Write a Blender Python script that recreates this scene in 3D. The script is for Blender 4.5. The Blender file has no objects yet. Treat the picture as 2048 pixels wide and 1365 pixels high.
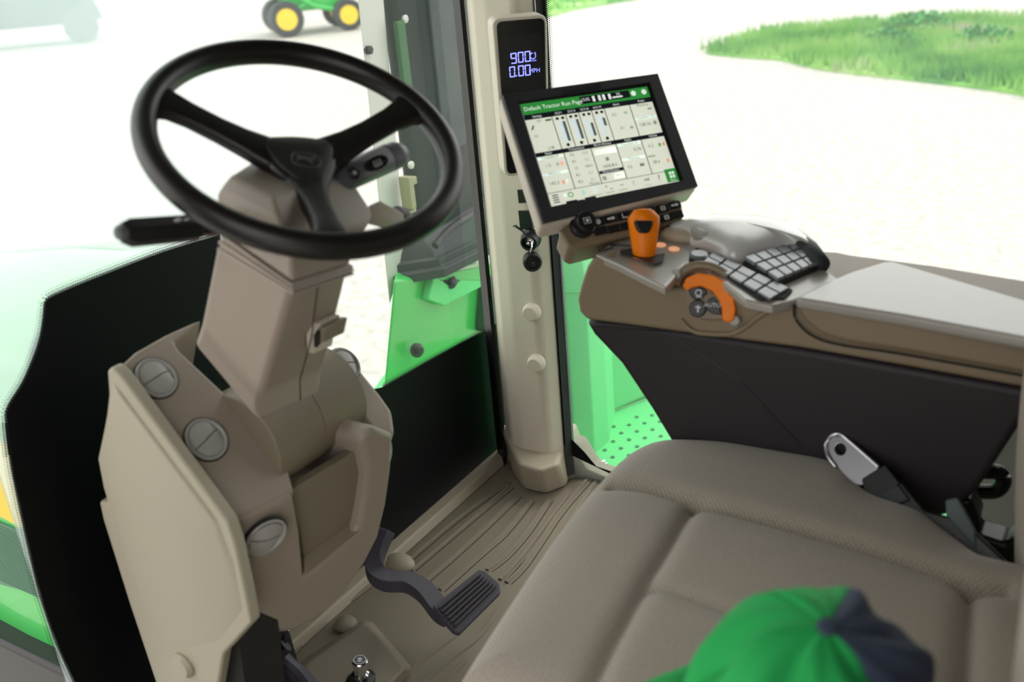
import bpy, bmesh, math, random
from mathutils import Vector as V, Matrix
import mathutils
random.seed(4)
SC = bpy.context.scene
COL = SC.collection
# ------------------------------------------------------------------ camera
CAM = V((0, 0, 1.3)); FPX = 1990.0
YAW, PITCH, ROLL = math.radians(57), math.radians(23), math.radians(5)
cf = V((math.sin(YAW)*math.cos(PITCH), math.cos(YAW)*math.cos(PITCH), -math.sin(PITCH)))
_r = V((math.cos(YAW), -math.sin(YAW), 0)); _u = _r.cross(cf)
cr = _r*math.cos(ROLL) - _u*math.sin(ROLL); cu = _u*math.cos(ROLL) + _r*math.sin(ROLL)
cd = bpy.data.cameras.new('camera'); co = bpy.data.objects.new('camera', cd); COL.objects.link(co)
co.matrix_world = Matrix(((cr.x, cu.x, -cf.x, CAM.x), (cr.y, cu.y, -cf.y, CAM.y), (cr.z, cu.z, -cf.z, CAM.z), (0, 0, 0, 1)))
cd.sensor_width = 36; cd.lens = FPX/2048*36; cd.clip_start = 0.05; cd.clip_end = 300
cd.dof.use_dof = True; cd.dof.focus_distance = 2.2; cd.dof.aperture_fstop = 3.6
SC.camera = co
# ------------------------------------------------------------------ light
w = bpy.data.worlds.new('world'); SC.world = w; w.use_nodes = True
wn = w.node_tree; bg = wn.nodes['Background']
bg.inputs['Color'].default_value = (1.0, 0.985, 0.965, 1); bg.inputs['Strength'].default_value = 1.25
sd = bpy.data.lights.new('sun', 'SUN'); sd.energy = 0.75; sd.angle = math.radians(20); sd.color = (1, 0.97, 0.92)
so = bpy.data.objects.new('sun', sd); COL.objects.link(so)
so.rotation_euler = V((0.25, -0.15, 1.0)).to_track_quat('Z', 'Y').to_euler()
SC.view_settings.view_transform = 'Standard'; SC.view_settings.look = 'None'
SC.view_settings.gamma = 1; SC.view_settings.use_curve_mapping = False
SC.view_settings.exposure = 0.92
SC.cycles.use_denoising = True
SC.cycles.max_bounces = 8; SC.cycles.transparent_max_bounces = 16

# ------------------------------------------------------------------ helpers
def ray(u, v): return cf + cr*((u-1024)/FPX) - cu*((v-682.5)/FPX)
def P(u, v, x=None, y=None, z=None, pl=None, t=None):
    d = ray(u, v)
    if t is not None: return CAM + d*t
    if x is not None: k = (x-CAM.x)/d.x
    elif y is not None: k = (y-CAM.y)/d.y
    elif z is not None: k = (z-CAM.z)/d.z
    else: k = (pl[0]-CAM).dot(pl[1])/d.dot(pl[1])
    return CAM + d*k
def PP(pts, **k): return [P(a, b, **k) for a, b in pts]
def plane3(a, b, c): return (a, (b-a).cross(c-a).normalized())

MATS = {}
def mat(name, color, rough=0.5, metal=0.0, coat=0.0, emis=0.0, noise=0.0, nscale=300, bump=0.0, spec=0.5):
    m = bpy.data.materials.new(name); m.use_nodes = True; MATS[name] = m
    nt = m.node_tree; b = nt.nodes['Principled BSDF']
    c = (*color, 1)
    b.inputs['Base Color'].default_value = c; b.inputs['Roughness'].default_value = rough
    b.inputs['Metallic'].default_value = metal; b.inputs['Coat Weight'].default_value = coat
    b.inputs['Specular IOR Level'].default_value = spec; b.inputs['Coat IOR'].default_value = 1.9 if coat > .45 and name != 'green_paint' else 1.5; b.inputs['Coat Roughness'].default_value = .22 if name != 'green_paint' else .03
    if emis: b.inputs['Emission Color'].default_value = c; b.inputs['Emission Strength'].default_value = emis
    if noise or bump:
        tc = nt.nodes.new('ShaderNodeTexCoord'); n = nt.nodes.new('ShaderNodeTexNoise')
        n.inputs['Scale'].default_value = nscale; n.inputs['Detail'].default_value = 4
        nt.links.new(tc.outputs['Object'], n.inputs['Vector'])
        if noise:
            mx = nt.nodes.new('ShaderNodeMix'); mx.data_type = 'RGBA'
            mx.inputs[6].default_value = tuple(x*(1-noise) for x in color)+(1,)
            mx.inputs[7].default_value = tuple(min(1, x*(1+noise)) for x in color)+(1,)
            nt.links.new(n.outputs['Fac'], mx.inputs[0]); nt.links.new(mx.outputs[2], b.inputs['Base Color'])
        if bump:
            bp = nt.nodes.new('ShaderNodeBump'); bp.inputs['Strength'].default_value = bump; bp.inputs['Distance'].default_value = 0.001
            nt.links.new(n.outputs['Fac'], bp.inputs['Height']); nt.links.new(bp.outputs['Normal'], b.inputs['Normal'])
    return m
TAN = mat('tan_plastic', (0.40, 0.345, 0.265), 0.5, bump=0.15, nscale=900)
PILLAR = mat('pale_tan_plastic', (0.62, 0.56, 0.465), 0.5, bump=0.15, nscale=900)
SIDE = mat('light_tan_plastic', (0.42, 0.385, 0.29), 0.5, bump=0.12, nscale=900)
COWL = mat('taupe_plastic', (0.33, 0.275, 0.225), 0.45, bump=0.15, nscale=900)
DTAN = mat('olive_tan_plastic', (0.22, 0.185, 0.13), 0.5, bump=0.12, nscale=900)
CONS = mat('console_tan_plastic', (0.235, 0.18, 0.115), 0.42, bump=0.12, nscale=900)
CTOP = mat('console_top_plastic', (0.36, 0.33, 0.29), 0.3, coat=0.6)  # base colour lightened to stand in for sky reflected on the top
PALM = mat('palm_rest_skin', (0.66, 0.65, 0.64), 0.3, coat=0.8)  # pale albedo carries the sky reflection on the hump
LIDM = mat('armrest_skin', (0.35, 0.33, 0.30), 0.36, bump=0.1, nscale=700, coat=.6)  # reflected sky lightens this colour; the lid side keeps console tan
MATM = mat('floor_mat_rubber', (0.235, 0.20, 0.15), 0.6, bump=0.2, nscale=700)
VENT = mat('vent_grey_plastic', (0.38, 0.37, 0.35), 0.35)
SEAM = mat('shadow_gap', (0.012, 0.011, 0.010), 0.8)
BLACK = mat('black_plastic', (0.007, 0.007, 0.008), 0.35)
RIMM = mat('rim_leather', (0.008, 0.0065, 0.006), 0.36, bump=0.1, nscale=500)
HUBM = mat('hub_plastic', (0.02, 0.02, 0.017), 0.45)
BEZ = mat('bezel_charcoal', (0.020, 0.022, 0.025), 0.5, bump=0.1, nscale=900)
PURP = mat('aubergine_plastic', (0.020, 0.014, 0.018), 0.55, bump=0.15, nscale=800)
PEDM = mat('pedal_grey', (0.050, 0.044, 0.062), 0.5, bump=0.2, nscale=600)
RUB = mat('pedal_rubber', (0.035, 0.030, 0.038), 0.55)
FRIT = mat('black_glass_band', (0.0025, 0.0035, 0.0045), 0.5, noise=0.25, nscale=6, spec=.15)
SEAL = mat('seal_rubber', (0.03, 0.034, 0.038), 0.6)
ORG = mat('orange_plastic', (1.0, 0.235, 0.0), 0.4, spec=.3)
SILV = mat('silver_metal', (0.55, 0.55, 0.58), 0.3, metal=1.0)
CHR = mat('chrome', (0.75, 0.76, 0.78), 0.15, metal=1.0)
STALK = mat('stalk_grey', (0.10, 0.11, 0.115), 0.35)
GREEN = mat('green_paint', (0.035, 0.46, 0.075), 0.3, coat=0.6, noise=0.06, nscale=4)
GREENP = mat('green_step_paint', (0.10, 0.62, 0.20), 0.5, noise=0.08, nscale=6)
DGREEN = mat('dark_stack_paint', (0.014, 0.021, 0.020), 0.6, noise=0.3, nscale=7, spec=.2)
GREYP = mat('pale_grey_steel', (0.56, 0.55, 0.52), 0.4)
YEL = mat('yellow_paint', (0.75, 0.55, 0.04), 0.4)
TYRE = mat('tyre_rubber', (0.05, 0.055, 0.06), 0.8)
BUT = mat('button_grey', (0.20, 0.225, 0.245), 0.3, coat=.5)
WHT = mat('white_print', (0.75, 0.77, 0.8), 0.5)
SCRN = mat('screen_paper', (0.80, 0.84, 0.70), 0.4, emis=0.30)
SGRN = mat('screen_green', (0.02, 0.20, 0.03), 0.4, emis=0.5)
SDRK = mat('screen_dark', (0.012, 0.02, 0.03), 0.3)
SWHT = mat('screen_white', (0.9, 0.95, 0.9), 0.4, emis=0.3)
SGRY = mat('screen_grey', (0.16, 0.18, 0.16), 0.4, emis=0.1)
SLTB = mat('screen_pale_blue', (0.60, 0.70, 0.72), 0.4, emis=0.4)
SRED = mat('screen_red', (0.75, 0.15, 0.06), 0.4, emis=0.4)
SCYN = mat('screen_cyan', (0.02, 0.35, 0.42), 0.4, emis=0.4)
LCD = mat('lcd_blue', (0.22, 0.24, 1.0), 0.4, emis=1.0)
CAPG = mat('cap_green_cloth', (0.008, 0.36, 0.075), 0.85, bump=0.5, nscale=500)
CAPN = mat('cap_slate_cloth', (0.035, 0.05, 0.085), 0.9, bump=0.5, nscale=500)
LINER = mat('headliner', (0.10, 0.095, 0.085), 0.8)

# fabric with a fine diagonal weave
def fabric(name, c0, c1):
    m = bpy.data.materials.new(name); m.use_nodes = True; nt = m.node_tree; b = nt.nodes['Principled BSDF']
    b.inputs['Roughness'].default_value = 0.9; b.inputs['Sheen Weight'].default_value = 0.3
    tc = nt.nodes.new('ShaderNodeTexCoord'); mp = nt.nodes.new('ShaderNodeMapping')
    mp.inputs['Rotation'].default_value = (0, 0, 0.78); nt.links.new(tc.outputs['Object'], mp.inputs['Vector'])
    ck = nt.nodes.new('ShaderNodeTexVoronoi'); ck.voronoi_dimensions = '2D'; ck.inputs['Scale'].default_value = 230; ck.inputs['Randomness'].default_value = 0.15
    nt.links.new(mp.outputs['Vector'], ck.inputs['Vector'])
    cr_ = nt.nodes.new('ShaderNodeValToRGB'); cr_.color_ramp.elements[0].color = (*c0, 1); cr_.color_ramp.elements[1].color = (*c1, 1)
    cr_.color_ramp.elements[0].position = 0.15; cr_.color_ramp.elements[1].position = 0.6
    nt.links.new(ck.outputs['Distance'], cr_.inputs[0]); nt.links.new(cr_.outputs[0], b.inputs['Base Color'])
    bp = nt.nodes.new('ShaderNodeBump'); bp.inputs['Strength'].default_value = 0.5; bp.inputs['Distance'].default_value = 0.0008
    nt.links.new(ck.outputs['Distance'], bp.inputs['Height']); bp.invert = True
    nt.links.new(bp.outputs['Normal'], b.inputs['Normal']); return m
FAB = fabric('seat_fabric', (0.41, 0.36, 0.30), (0.24, 0.205, 0.165))

FAB2 = mat('backrest_fabric', (0.33, 0.29, 0.245), 0.9, bump=.4, nscale=420)
def glassmat(name, glare_lo, glare_hi, z0, z1):
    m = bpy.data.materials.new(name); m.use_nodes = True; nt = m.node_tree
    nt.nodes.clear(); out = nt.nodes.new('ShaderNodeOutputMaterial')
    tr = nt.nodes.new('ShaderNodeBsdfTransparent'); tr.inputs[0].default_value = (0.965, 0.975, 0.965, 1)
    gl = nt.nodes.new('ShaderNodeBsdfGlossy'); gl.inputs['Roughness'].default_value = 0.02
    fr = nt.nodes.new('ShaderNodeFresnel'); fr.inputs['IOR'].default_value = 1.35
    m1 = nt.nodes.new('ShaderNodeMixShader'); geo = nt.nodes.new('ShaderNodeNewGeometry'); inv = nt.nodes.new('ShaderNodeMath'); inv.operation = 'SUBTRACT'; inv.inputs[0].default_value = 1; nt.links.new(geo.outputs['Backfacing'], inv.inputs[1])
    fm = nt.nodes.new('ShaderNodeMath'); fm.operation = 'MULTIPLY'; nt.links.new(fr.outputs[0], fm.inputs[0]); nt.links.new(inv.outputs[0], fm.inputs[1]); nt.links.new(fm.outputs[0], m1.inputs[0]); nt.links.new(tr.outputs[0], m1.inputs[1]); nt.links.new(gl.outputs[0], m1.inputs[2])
    tl = nt.nodes.new('ShaderNodeBsdfTranslucent'); tl.inputs[0].default_value = (0.72, 0.82, 0.82, 1)  # translucent veil paints in the glare of reflected sky
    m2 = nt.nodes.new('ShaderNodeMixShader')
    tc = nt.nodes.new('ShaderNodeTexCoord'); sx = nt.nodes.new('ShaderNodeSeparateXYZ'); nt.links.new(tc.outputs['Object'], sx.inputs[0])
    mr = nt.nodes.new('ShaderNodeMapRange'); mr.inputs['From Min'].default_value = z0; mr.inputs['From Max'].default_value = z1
    mr.inputs['To Min'].default_value = glare_lo; mr.inputs['To Max'].default_value = glare_hi
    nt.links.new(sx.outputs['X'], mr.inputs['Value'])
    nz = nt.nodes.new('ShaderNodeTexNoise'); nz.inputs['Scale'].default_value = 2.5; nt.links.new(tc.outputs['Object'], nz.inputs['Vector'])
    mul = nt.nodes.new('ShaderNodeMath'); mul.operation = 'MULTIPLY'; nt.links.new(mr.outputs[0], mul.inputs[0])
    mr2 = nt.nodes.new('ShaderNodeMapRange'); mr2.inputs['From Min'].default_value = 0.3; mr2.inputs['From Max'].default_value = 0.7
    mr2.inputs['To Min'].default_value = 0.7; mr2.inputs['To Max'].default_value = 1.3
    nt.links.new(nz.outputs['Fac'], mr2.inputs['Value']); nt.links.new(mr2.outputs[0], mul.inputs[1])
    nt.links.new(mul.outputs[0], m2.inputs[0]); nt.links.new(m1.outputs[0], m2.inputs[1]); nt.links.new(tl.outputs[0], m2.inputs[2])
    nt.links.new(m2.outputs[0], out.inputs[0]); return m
WSG = glassmat('glare_windscreen_glass', 0.36, 0.015, -0.22, 0.04)  # sky glare put into the glass, strong at left, fading right
SIDEG = glassmat('side_glass', 0.05, 0.05, 0, 1)

WL = {}
def reg(o, loc, parent):
    COL.objects.link(o)
    if parent is not None:
        o.parent = parent; WL[o.name] = WL[parent.name]
    else:
        o.location = loc; WL[o.name] = V(loc)
    return o
def thing(name, label, cat, loc, group=None):
    o = bpy.data.objects.new(name, None); o.empty_display_size = 0.05
    reg(o, loc, None); o['label'] = label; o['category'] = cat
    if group: o['group'] = group
    return o
def tag(o, label, cat, group=None, kind=None):
    o['label'] = label; o['category'] = cat
    if group: o['group'] = group
    if kind: o['kind'] = kind
    return o
def struct(o, label=None):
    o['kind'] = 'structure'
    if label: o['label'] = label
    return o
def mesh(name, vs, fs, m, parent=None, bevel=0, smooth=None, sub=0, seg=3, recalc=True, mats=None, midx=None, label=None, ang=30):
    vs = [V(v) for v in vs]
    if parent is None:
        lo = V((min(v.x for v in vs)+max(v.x for v in vs), min(v.y for v in vs)+max(v.y for v in vs), 0))/2; lo.z = min(v.z for v in vs)
    else: lo = WL[parent.name]
    me = bpy.data.meshes.new(name); me.from_pydata([v-lo for v in vs], [], fs)
    for mm in (mats or [m]): me.materials.append(mm)
    if midx:
        for p, i in zip(me.polygons, midx): p.material_index = i
    if recalc:
        bm = bmesh.new(); bm.from_mesh(me); bmesh.ops.recalc_face_normals(bm, faces=bm.faces); bm.to_mesh(me); bm.free()
    if smooth is None: smooth = bevel > 0 or sub > 0
    if smooth:
        for p in me.polygons: p.use_smooth = True
    o = bpy.data.objects.new(name, me); reg(o, lo, parent)
    if bevel:
        b = o.modifiers.new('bevel', 'BEVEL'); b.width = bevel; b.segments = seg; b.limit_method = 'ANGLE'; b.angle_limit = math.radians(ang); b.harden_normals = True
    if sub:
        s = o.modifiers.new('subsurf', 'SUBSURF'); s.levels = sub; s.render_levels = sub
    if label: o['label'] = label
    return o
class G:
    """collects shapes into one mesh"""
    def __init__(s): s.v = []; s.f = []; s.m = []
    def add(s, vs, fs, mi=0):
        k = len(s.v); s.v += [V(a) for a in vs]; s.f += [tuple(i+k for i in f) for f in fs]; s.m += [mi]*len(fs); return s
    def prism(s, pts, vec, mi=0):
        n = len(pts); vec = V(vec)
        return s.add(list(pts)+[p+vec for p in pts], [tuple(range(n)), tuple(range(2*n-1, n-1, -1))]+[(i, (i+1) % n, n+(i+1) % n, n+i) for i in range(n)], mi)
    def taper(s, a, b, mi=0):
        n = len(a)
        return s.add(list(a)+list(b), [tuple(range(n)), tuple(range(2*n-1, n-1, -1))]+[(i, (i+1) % n, n+(i+1) % n, n+i) for i in range(n)], mi)
    def face(s, pts, mi=0): return s.add(pts, [tuple(range(len(pts)))], mi)
    def box(s, c, X, Y, Z, mi=0):
        c = V(c); X = V(X); Y = V(Y); Z = V(Z)
        return s.prism([c-X-Y-Z, c+X-Y-Z, c+X+Y-Z, c-X+Y-Z], Z*2, mi)
    def loft(s, rings, mi=0, caps=True):
        n = len(rings[0]); vs = [p for r in rings for p in r]; fs = []
        for j in range(len(rings)-1):
            for i in range(n): fs.append((j*n+i, j*n+(i+1) % n, (j+1)*n+(i+1) % n, (j+1)*n+i))
        if caps: fs += [tuple(range(n)), tuple((len(rings)-1)*n+i for i in range(n-1, -1, -1))]
        return s.add(vs, fs, mi)
    def lathe(s, c, axis, prof, n=32, mi=0):
        """prof = [(radius, height)]"""
        a, b = basis(axis); ax = V(axis).normalized(); c = V(c)
        return s.loft([[c+ax*h+(a*math.cos(t)+b*math.sin(t))*max(r, 1e-5) for t in (2*math.pi*i/n for i in range(n))] for r, h in prof], mi)
    def tube(s, path, rad, n=12, mi=0, flat=None, up=None, rot=0):
        path = [V(p) for p in path]; rings = []
        for i, p in enumerate(path):
            t = (path[min(i+1, len(path)-1)]-path[max(i-1, 0)]).normalized()
            if up is not None: a = t.cross(V(up)).normalized(); b = t.cross(a).normalized()
            else: a, b = basis(t)
            r = rad[i] if isinstance(rad, list) and len(rad) == len(path) else (rad[int(i*(len(rad)-1)/(len(path)-1))] if isinstance(rad, list) else rad)
            rx, ry = r if isinstance(r, tuple) else (r, r)
            rings.append([p+a*math.cos(2*math.pi*k/n+rot)*rx+b*math.sin(2*math.pi*k/n+rot)*ry for k in range(n)])
        return s.loft(rings, mi)
    def build(s, name, m, parent=None, mats=None, **k):
        return mesh(name, s.v, s.f, m, parent, mats=mats, midx=s.m if mats else None, **k)
def basis(ax):
    ax = V(ax).normalized(); h = V((0, 0, 1)) if abs(ax.z) < 0.9 else V((0, 1, 0))
    a = h.cross(ax).normalized(); return a, ax.cross(a).normalized()
def spline(pts, n=8):
    pts = [V(p) for p in pts]; out = []
    for i in range(len(pts)-1):
        p0 = pts[max(i-1, 0)]; p1 = pts[i]; p2 = pts[i+1]; p3 = pts[min(i+2, len(pts)-1)]
        for k in range(n):
            t = k/n; out.append(0.5*((2*p1)+(p2-p0)*t+(2*p0-5*p1+4*p2-p3)*t*t+(3*p1-p0-3*p2+p3)*t**3))
    out.append(pts[-1]); return out
def spl2(pts, n=6, close=False):
    q = [V((a, b, 0)) for a, b in pts]
    if close:
        q3 = [q[-1]]+q+[q[0], q[1]]; s = spline(q3, n); s = s[n:n*(len(q)+1)]
    else: s = spline(q, n)
    return [(p.x, p.y) for p in s]
def text_geo(txt, size, align='CENTER'):
    cu_ = bpy.data.curves.new('t', 'FONT'); cu_.body = txt; cu_.size = size; cu_.align_x = align; cu_.align_y = 'CENTER'; cu_.resolution_u = 2
    o = bpy.data.objects.new('t', cu_); COL.objects.link(o)
    dg = bpy.context.evaluated_depsgraph_get(); me = bpy.data.meshes.new_from_object(o.evaluated_get(dg))
    vs = [v.co.copy() for v in me.vertices]; fs = [tuple(p.vertices) for p in me.polygons]
    bpy.data.objects.remove(o); bpy.data.meshes.remove(me); bpy.data.curves.remove(cu_); return vs, fs
def put_text(g, txt, size, o, X, Y, mi=0, align='CENTER'):
    vs, fs = text_geo(txt, size, align); o = V(o)
    return g.add([o+X*v.x+Y*v.y for v in vs], fs, mi)
X_, Y_, Z_ = V((1, 0, 0)), V((0, 1, 0)), V((0, 0, 1))

# ================================================================== GROUND
def gravelmat():
    m = bpy.data.materials.new('gravel'); m.use_nodes = True; nt = m.node_tree; b = nt.nodes['Principled BSDF']
    b.inputs['Roughness'].default_value = 0.9
    tc = nt.nodes.new('ShaderNodeTexCoord'); n = nt.nodes.new('ShaderNodeTexNoise'); n.inputs['Scale'].default_value = 9; n.inputs['Detail'].default_value = 9
    nt.links.new(tc.outputs['Object'], n.inputs[0]); r = nt.nodes.new('ShaderNodeValToRGB')
    r.color_ramp.elements[0].position = 0.35; r.color_ramp.elements[0].color = (0.34, 0.325, 0.30, 1)
    r.color_ramp.elements[1].position = 0.6; r.color_ramp.elements[1].color = (0.46, 0.44, 0.41, 1)
    nt.links.new(n.outputs[0], r.inputs[0]); nt.links.new(r.outputs[0], b.inputs['Base Color']); return m
GZ = -1.7
ground = mesh('ground', [(-60, -80, GZ), (120, -80, GZ), (120, 120, GZ), (-60, 120, GZ)], [(0, 1, 2, 3)], gravelmat())
struct(ground)
def grassmat():
    m = bpy.data.materials.new('grass'); m.use_nodes = True; nt = m.node_tree; b = nt.nodes['Principled BSDF']; b.inputs['Roughness'].default_value = 0.9
    tc = nt.nodes.new('ShaderNodeTexCoord'); n = nt.nodes.new('ShaderNodeTexNoise'); n.inputs['Scale'].default_value = 0.55; n.inputs['Detail'].default_value = 8
    nt.links.new(tc.outputs['Object'], n.inputs[0]); r = nt.nodes.new('ShaderNodeValToRGB')
    e = r.color_ramp.elements; e[0].position = 0.36; e[0].color = (0.06, 0.25, 0.04, 1); e[1].position = 0.47; e[1].color = (0.17, 0.42, 0.07, 1)
    e2 = e.new(0.6); e2.color = (0.30, 0.52, 0.13, 1); e3 = e.new(0.72); e3.color = (0.42, 0.40, 0.33, 1)
    nt.links.new(n.outputs[0], r.inputs[0]); nt.links.new(r.outputs[0], b.inputs['Base Color']); return m
GRASS = grassmat()
def grass(name, pts, label, h=0.05, blades=0, dens=1.0):
    top = [P(a, b, z=GZ) for a, b in pts]
    bm = bmesh.new(); vs = [bm.verts.new(p+V((0, 0, h))) for p in top]; f = bm.faces.new(vs)
    ext = bmesh.ops.extrude_face_region(bm, geom=[f])
    for v in [g for g in ext['geom'] if isinstance(g, bmesh.types.BMVert)]: v.co.z = GZ-0.02
    bmesh.ops.recalc_face_normals(bm, faces=bm.faces)
    # tufts of blades scattered in the outline
    xs = [p.x for p in top]; ys = [p.y for p in top]; k = 0
    def inside(x, y):
        c = False; n = len(top); j = n-1
        for i in range(n):
            if (top[i].y > y) != (top[j].y > y) and x < (top[j].x-top[i].x)*(y-top[i].y)/(top[j].y-top[i].y)+top[i].x: c = not c
            j = i
        return c
    while k < blades:
        x = random.uniform(min(xs), max(xs)); y = random.uniform(min(ys), max(ys))
        k += 1
        if not inside(x, y): continue
        for q in range(4):
            a = random.uniform(0, 6.28); bx = x+random.uniform(-.12, .12); by = y+random.uniform(-.12, .12); hh = random.uniform(.08, .28)
            d = V((math.cos(a), math.sin(a), 0))*.03; b0 = V((bx, by, GZ+h))
            bm.faces.new([bm.verts.new(b0-d), bm.verts.new(b0+d), bm.verts.new(b0+d*random.uniform(-3, 3)+V((0, 0, hh)))])
    lo = V(((min(xs)+max(xs))/2, (min(ys)+max(ys))/2, GZ))
    for v in bm.verts: v.co -= lo
    me = bpy.data.meshes.new(name); bm.to_mesh(me); bm.free(); me.materials.append(GRASS)
    o = bpy.data.objects.new(name, me); reg(o, lo, None); tag(o, label, 'grass', kind='stuff'); return o
grass('grass_patch', spl2([(1412, 107), (1450, 92), (1520, 72), (1620, 60), (1750, 51), (1860, 42), (2100, 44), (2400, 60), (2400, 260), (2150, 215), (2040, 192), (1950, 178), (1800, 160), (1650, 142), (1560, 122), (1490, 117)], 4, True),
      'long bright green grass patch beyond the gravel, at the far right', blades=9000)
grass('grass_verge', spl2([(1060, -60), (1400, -60), (1300, -8), (1232, 6), (1150, 20), (1060, 40), (900, 30), (900, -40)], 4, True), 'green grass verge behind the top of the corner pillar', blades=3000)
# low weeds at the back of the grass patch
def bush(u, v, r, label):
    c = P(u, v, z=GZ+0.05); g = G()
    for k in range(260):
        th = random.uniform(0, 6.28); ph = random.uniform(0, 1.4); rr = r*random.uniform(.6, 1)
        p = c+V((math.cos(th)*math.cos(ph)*rr*1.6, math.sin(th)*math.cos(ph)*rr*1.6, math.sin(ph)*rr*.8))
        a = V((random.uniform(-1, 1), random.uniform(-1, 1), random.uniform(-1, 1))).normalized()*r*.13; b = a.cross(V((random.random(), random.random(), 1))).normalized()*r*.08
        g.add([p-a, p+b, p+a, p-b], [(0, 1, 2, 3)])
    o = g.build('weed_clump', MATS['weed'], recalc=False); tag(o, label, 'weeds', kind='stuff'); return o
mat('weed', (0.05, 0.30, 0.07), 0.8, noise=0.4, nscale=3)
bush(1835, 66, .55, 'dark green weed clump on the grass patch, nearest its top edge')
bush(1780, 88, .4, 'small dark weed clump in the middle of the grass patch')
bush(1965, 90, .45, 'leafy weed clump on the grass patch, close to the right picture edge')

# grain cart far off, seen past the left of the exhaust stack
def farcart():
    a = P(578, 74, z=GZ); b = P(700, 60, z=GZ); d = (b-a).normalized(); d.z = 0; up = Z_
    n = d.cross(up).normalized()            # across
    if (a-CAM).dot(n) < 0: n = -n
    L = (b-a).length
    t = thing('grain_cart', 'green grain cart with two yellow wheels parked far off on gravel', 'cart', a.lerp(b, .5))
    hop = G(); c = a.lerp(b, .5)
    lowz = .75
    bot = [c-d*L*.45+n*.2+up*lowz, c+d*L*.45+n*.2+up*lowz, c+d*L*.45+n*2.2+up*lowz, c-d*L*.45+n*2.2+up*lowz]
    top = [c-d*L*.75-n*.3+up*2.8, c+d*L*.85-n*.3+up*2.8, c+d*L*.85+n*2.8+up*2.8, c-d*L*.75+n*2.8+up*2.8]
    hop.taper(bot, top); hop.build('hopper', GREEN, t, bevel=.03)
    fr = G(); fr.box(c+up*.8+n*.8, d*L*.62, n*.08, up*.1); fr.tube([c-d*L*.35+up*1.3+n*.1, c+up*.85+n*.1, c+d*L*.3+up*.7+n*.1], .09)
    fr.tube([c-d*L*.3+up*.8+n*.1, c+d*L*.1+up*1.25+n*.1], .06)
    fr.build('frame', GREEN, t)
    for p, R in ((a, .56), (b, .50)):
        for k, nn in enumerate((0, 2.0)):
            cc = p+up*R+n*nn
            g = G(); g.lathe(cc, n, [(R*.6, -.22), (R*.92, -.24), (R, -.18), (R, .18), (R*.92, .24), (R*.6, .22)], 32)
            w_ = g.build('wheel', TYRE, t, smooth=False)
            h = G(); h.lathe(cc, n, [(.02, -.26), (R*.2, -.27), (R*.25, -.25), (R*.5, -.25), (R*.60, -.26), (R*.6, -.1), (R*.6, .1), (.02, .1)], 24)
            h.build('rim', YEL, w_)
farcart()
def farveh(u, v, L, H, label, m, ny=0):
    a = P(u, v, z=GZ); d = V((math.sin(YAW+1.45), math.cos(YAW+1.45), 0)); n = V((-d.y, d.x, 0))
    if (a-CAM).dot(n) < 0: n = -n
    t = thing('farm_machine', label, 'machine', a)
    g = G(); g.taper([a+Z_*.7-d*L*.4, a+Z_*.7+d*L*.4, a+Z_*.7+d*L*.4+n*2, a+Z_*.7-d*L*.4+n*2], [a+Z_*H-d*L*.5, a+Z_*H+d*L*.3, a+Z_*H+d*L*.3+n*2, a+Z_*H-d*L*.5+n*2]); g.build('body', m, t, bevel=.05)
    for k in (-.33, .33):
        c = a+d*L*k+Z_*.6-n*.1; h = G(); h.lathe(c, n, [(.3, -.2), (.55, -.2), (.6, -.12), (.6, .12), (.55, .2), (.3, .2)], 24); w_ = h.build('wheel', TYRE, t)
        h = G(); h.lathe(c, n, [(.02, -.12), (.3, -.15), (.34, .1), (.02, .1)], 20); h.build('rim', YEL, w_)
farveh(70, 95, 5.5, 2.4, 'hazy dark green farm machine at the upper left corner, seen through painted glass glare', DGREEN)

# ================================================================== TRACTOR OUTSIDE THE CAB
# hood in front of the windscreen
t = thing('hood', 'glossy green tractor hood with a yellow side stripe, ahead of the windscreen', 'hood', (1.05, 2.0, 0.0))
def hoodsec(y, zt, xl, xr, zb):
    c = .06
    return [V((xl, y, zb)), V((xl, y, zt-c*1.4)), V((xl+c*.35, y, zt-c*.5)), V((xl+c*1.3, y, zt)), V(((xl+xr)/2, y, zt+.03)), V((xr-c*1.3, y, zt)), V((xr-c*.35, y, zt-c*.5)), V((xr, y, zt-c*1.4)), V((xr, y, zb))]
g = G(); g.loft([hoodsec(1.44, .77, .80, 1.30, .02), hoodsec(1.7, .765, .80, 1.30, .02), hoodsec(2.2, .70, .82, 1.28, .0), hoodsec(3.0, .60, .86, 1.24, -.05), hoodsec(3.35, .5, .92, 1.18, -.1), hoodsec(3.45, .3, .98, 1.12, -.2)])
g.build('shell', GREEN, t, bevel=.01, ang=60)
g = G(); g.prism([V((.797, y, z)) for y, z in ((1.45, .55), (1.72, .55), (2.3, .50), (2.3, .44), (1.85, .40), (1.6, .37), (1.45, .37))], (.006, 0, 0)); g.build('side_stripe', YEL, t)
MESHM = mat('hood_grille', (0.10, 0.22, 0.14), 0.6)
g = G(); g.prism([V((.796, y, z)) for y, z in ((1.45, .36), (1.6, .36), (2.2, .38), (2.2, .2), (1.75, .2), (1.45, .24))], (.007, 0, 0))
for k in range(30):
    z = .215+k*.0048; g.box((.795, 1.8, z), (.0012, 0, 0), (0, .33, 0), (0, 0, .0012))
g.build('side_grille', MESHM, t)
g = G(); g.box((.81, 1.70, .02), (.05, 0, 0), (0, .22, 0), (0, 0, .07)); g.build('hinge_box', BLACK, t, bevel=.012)

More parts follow.
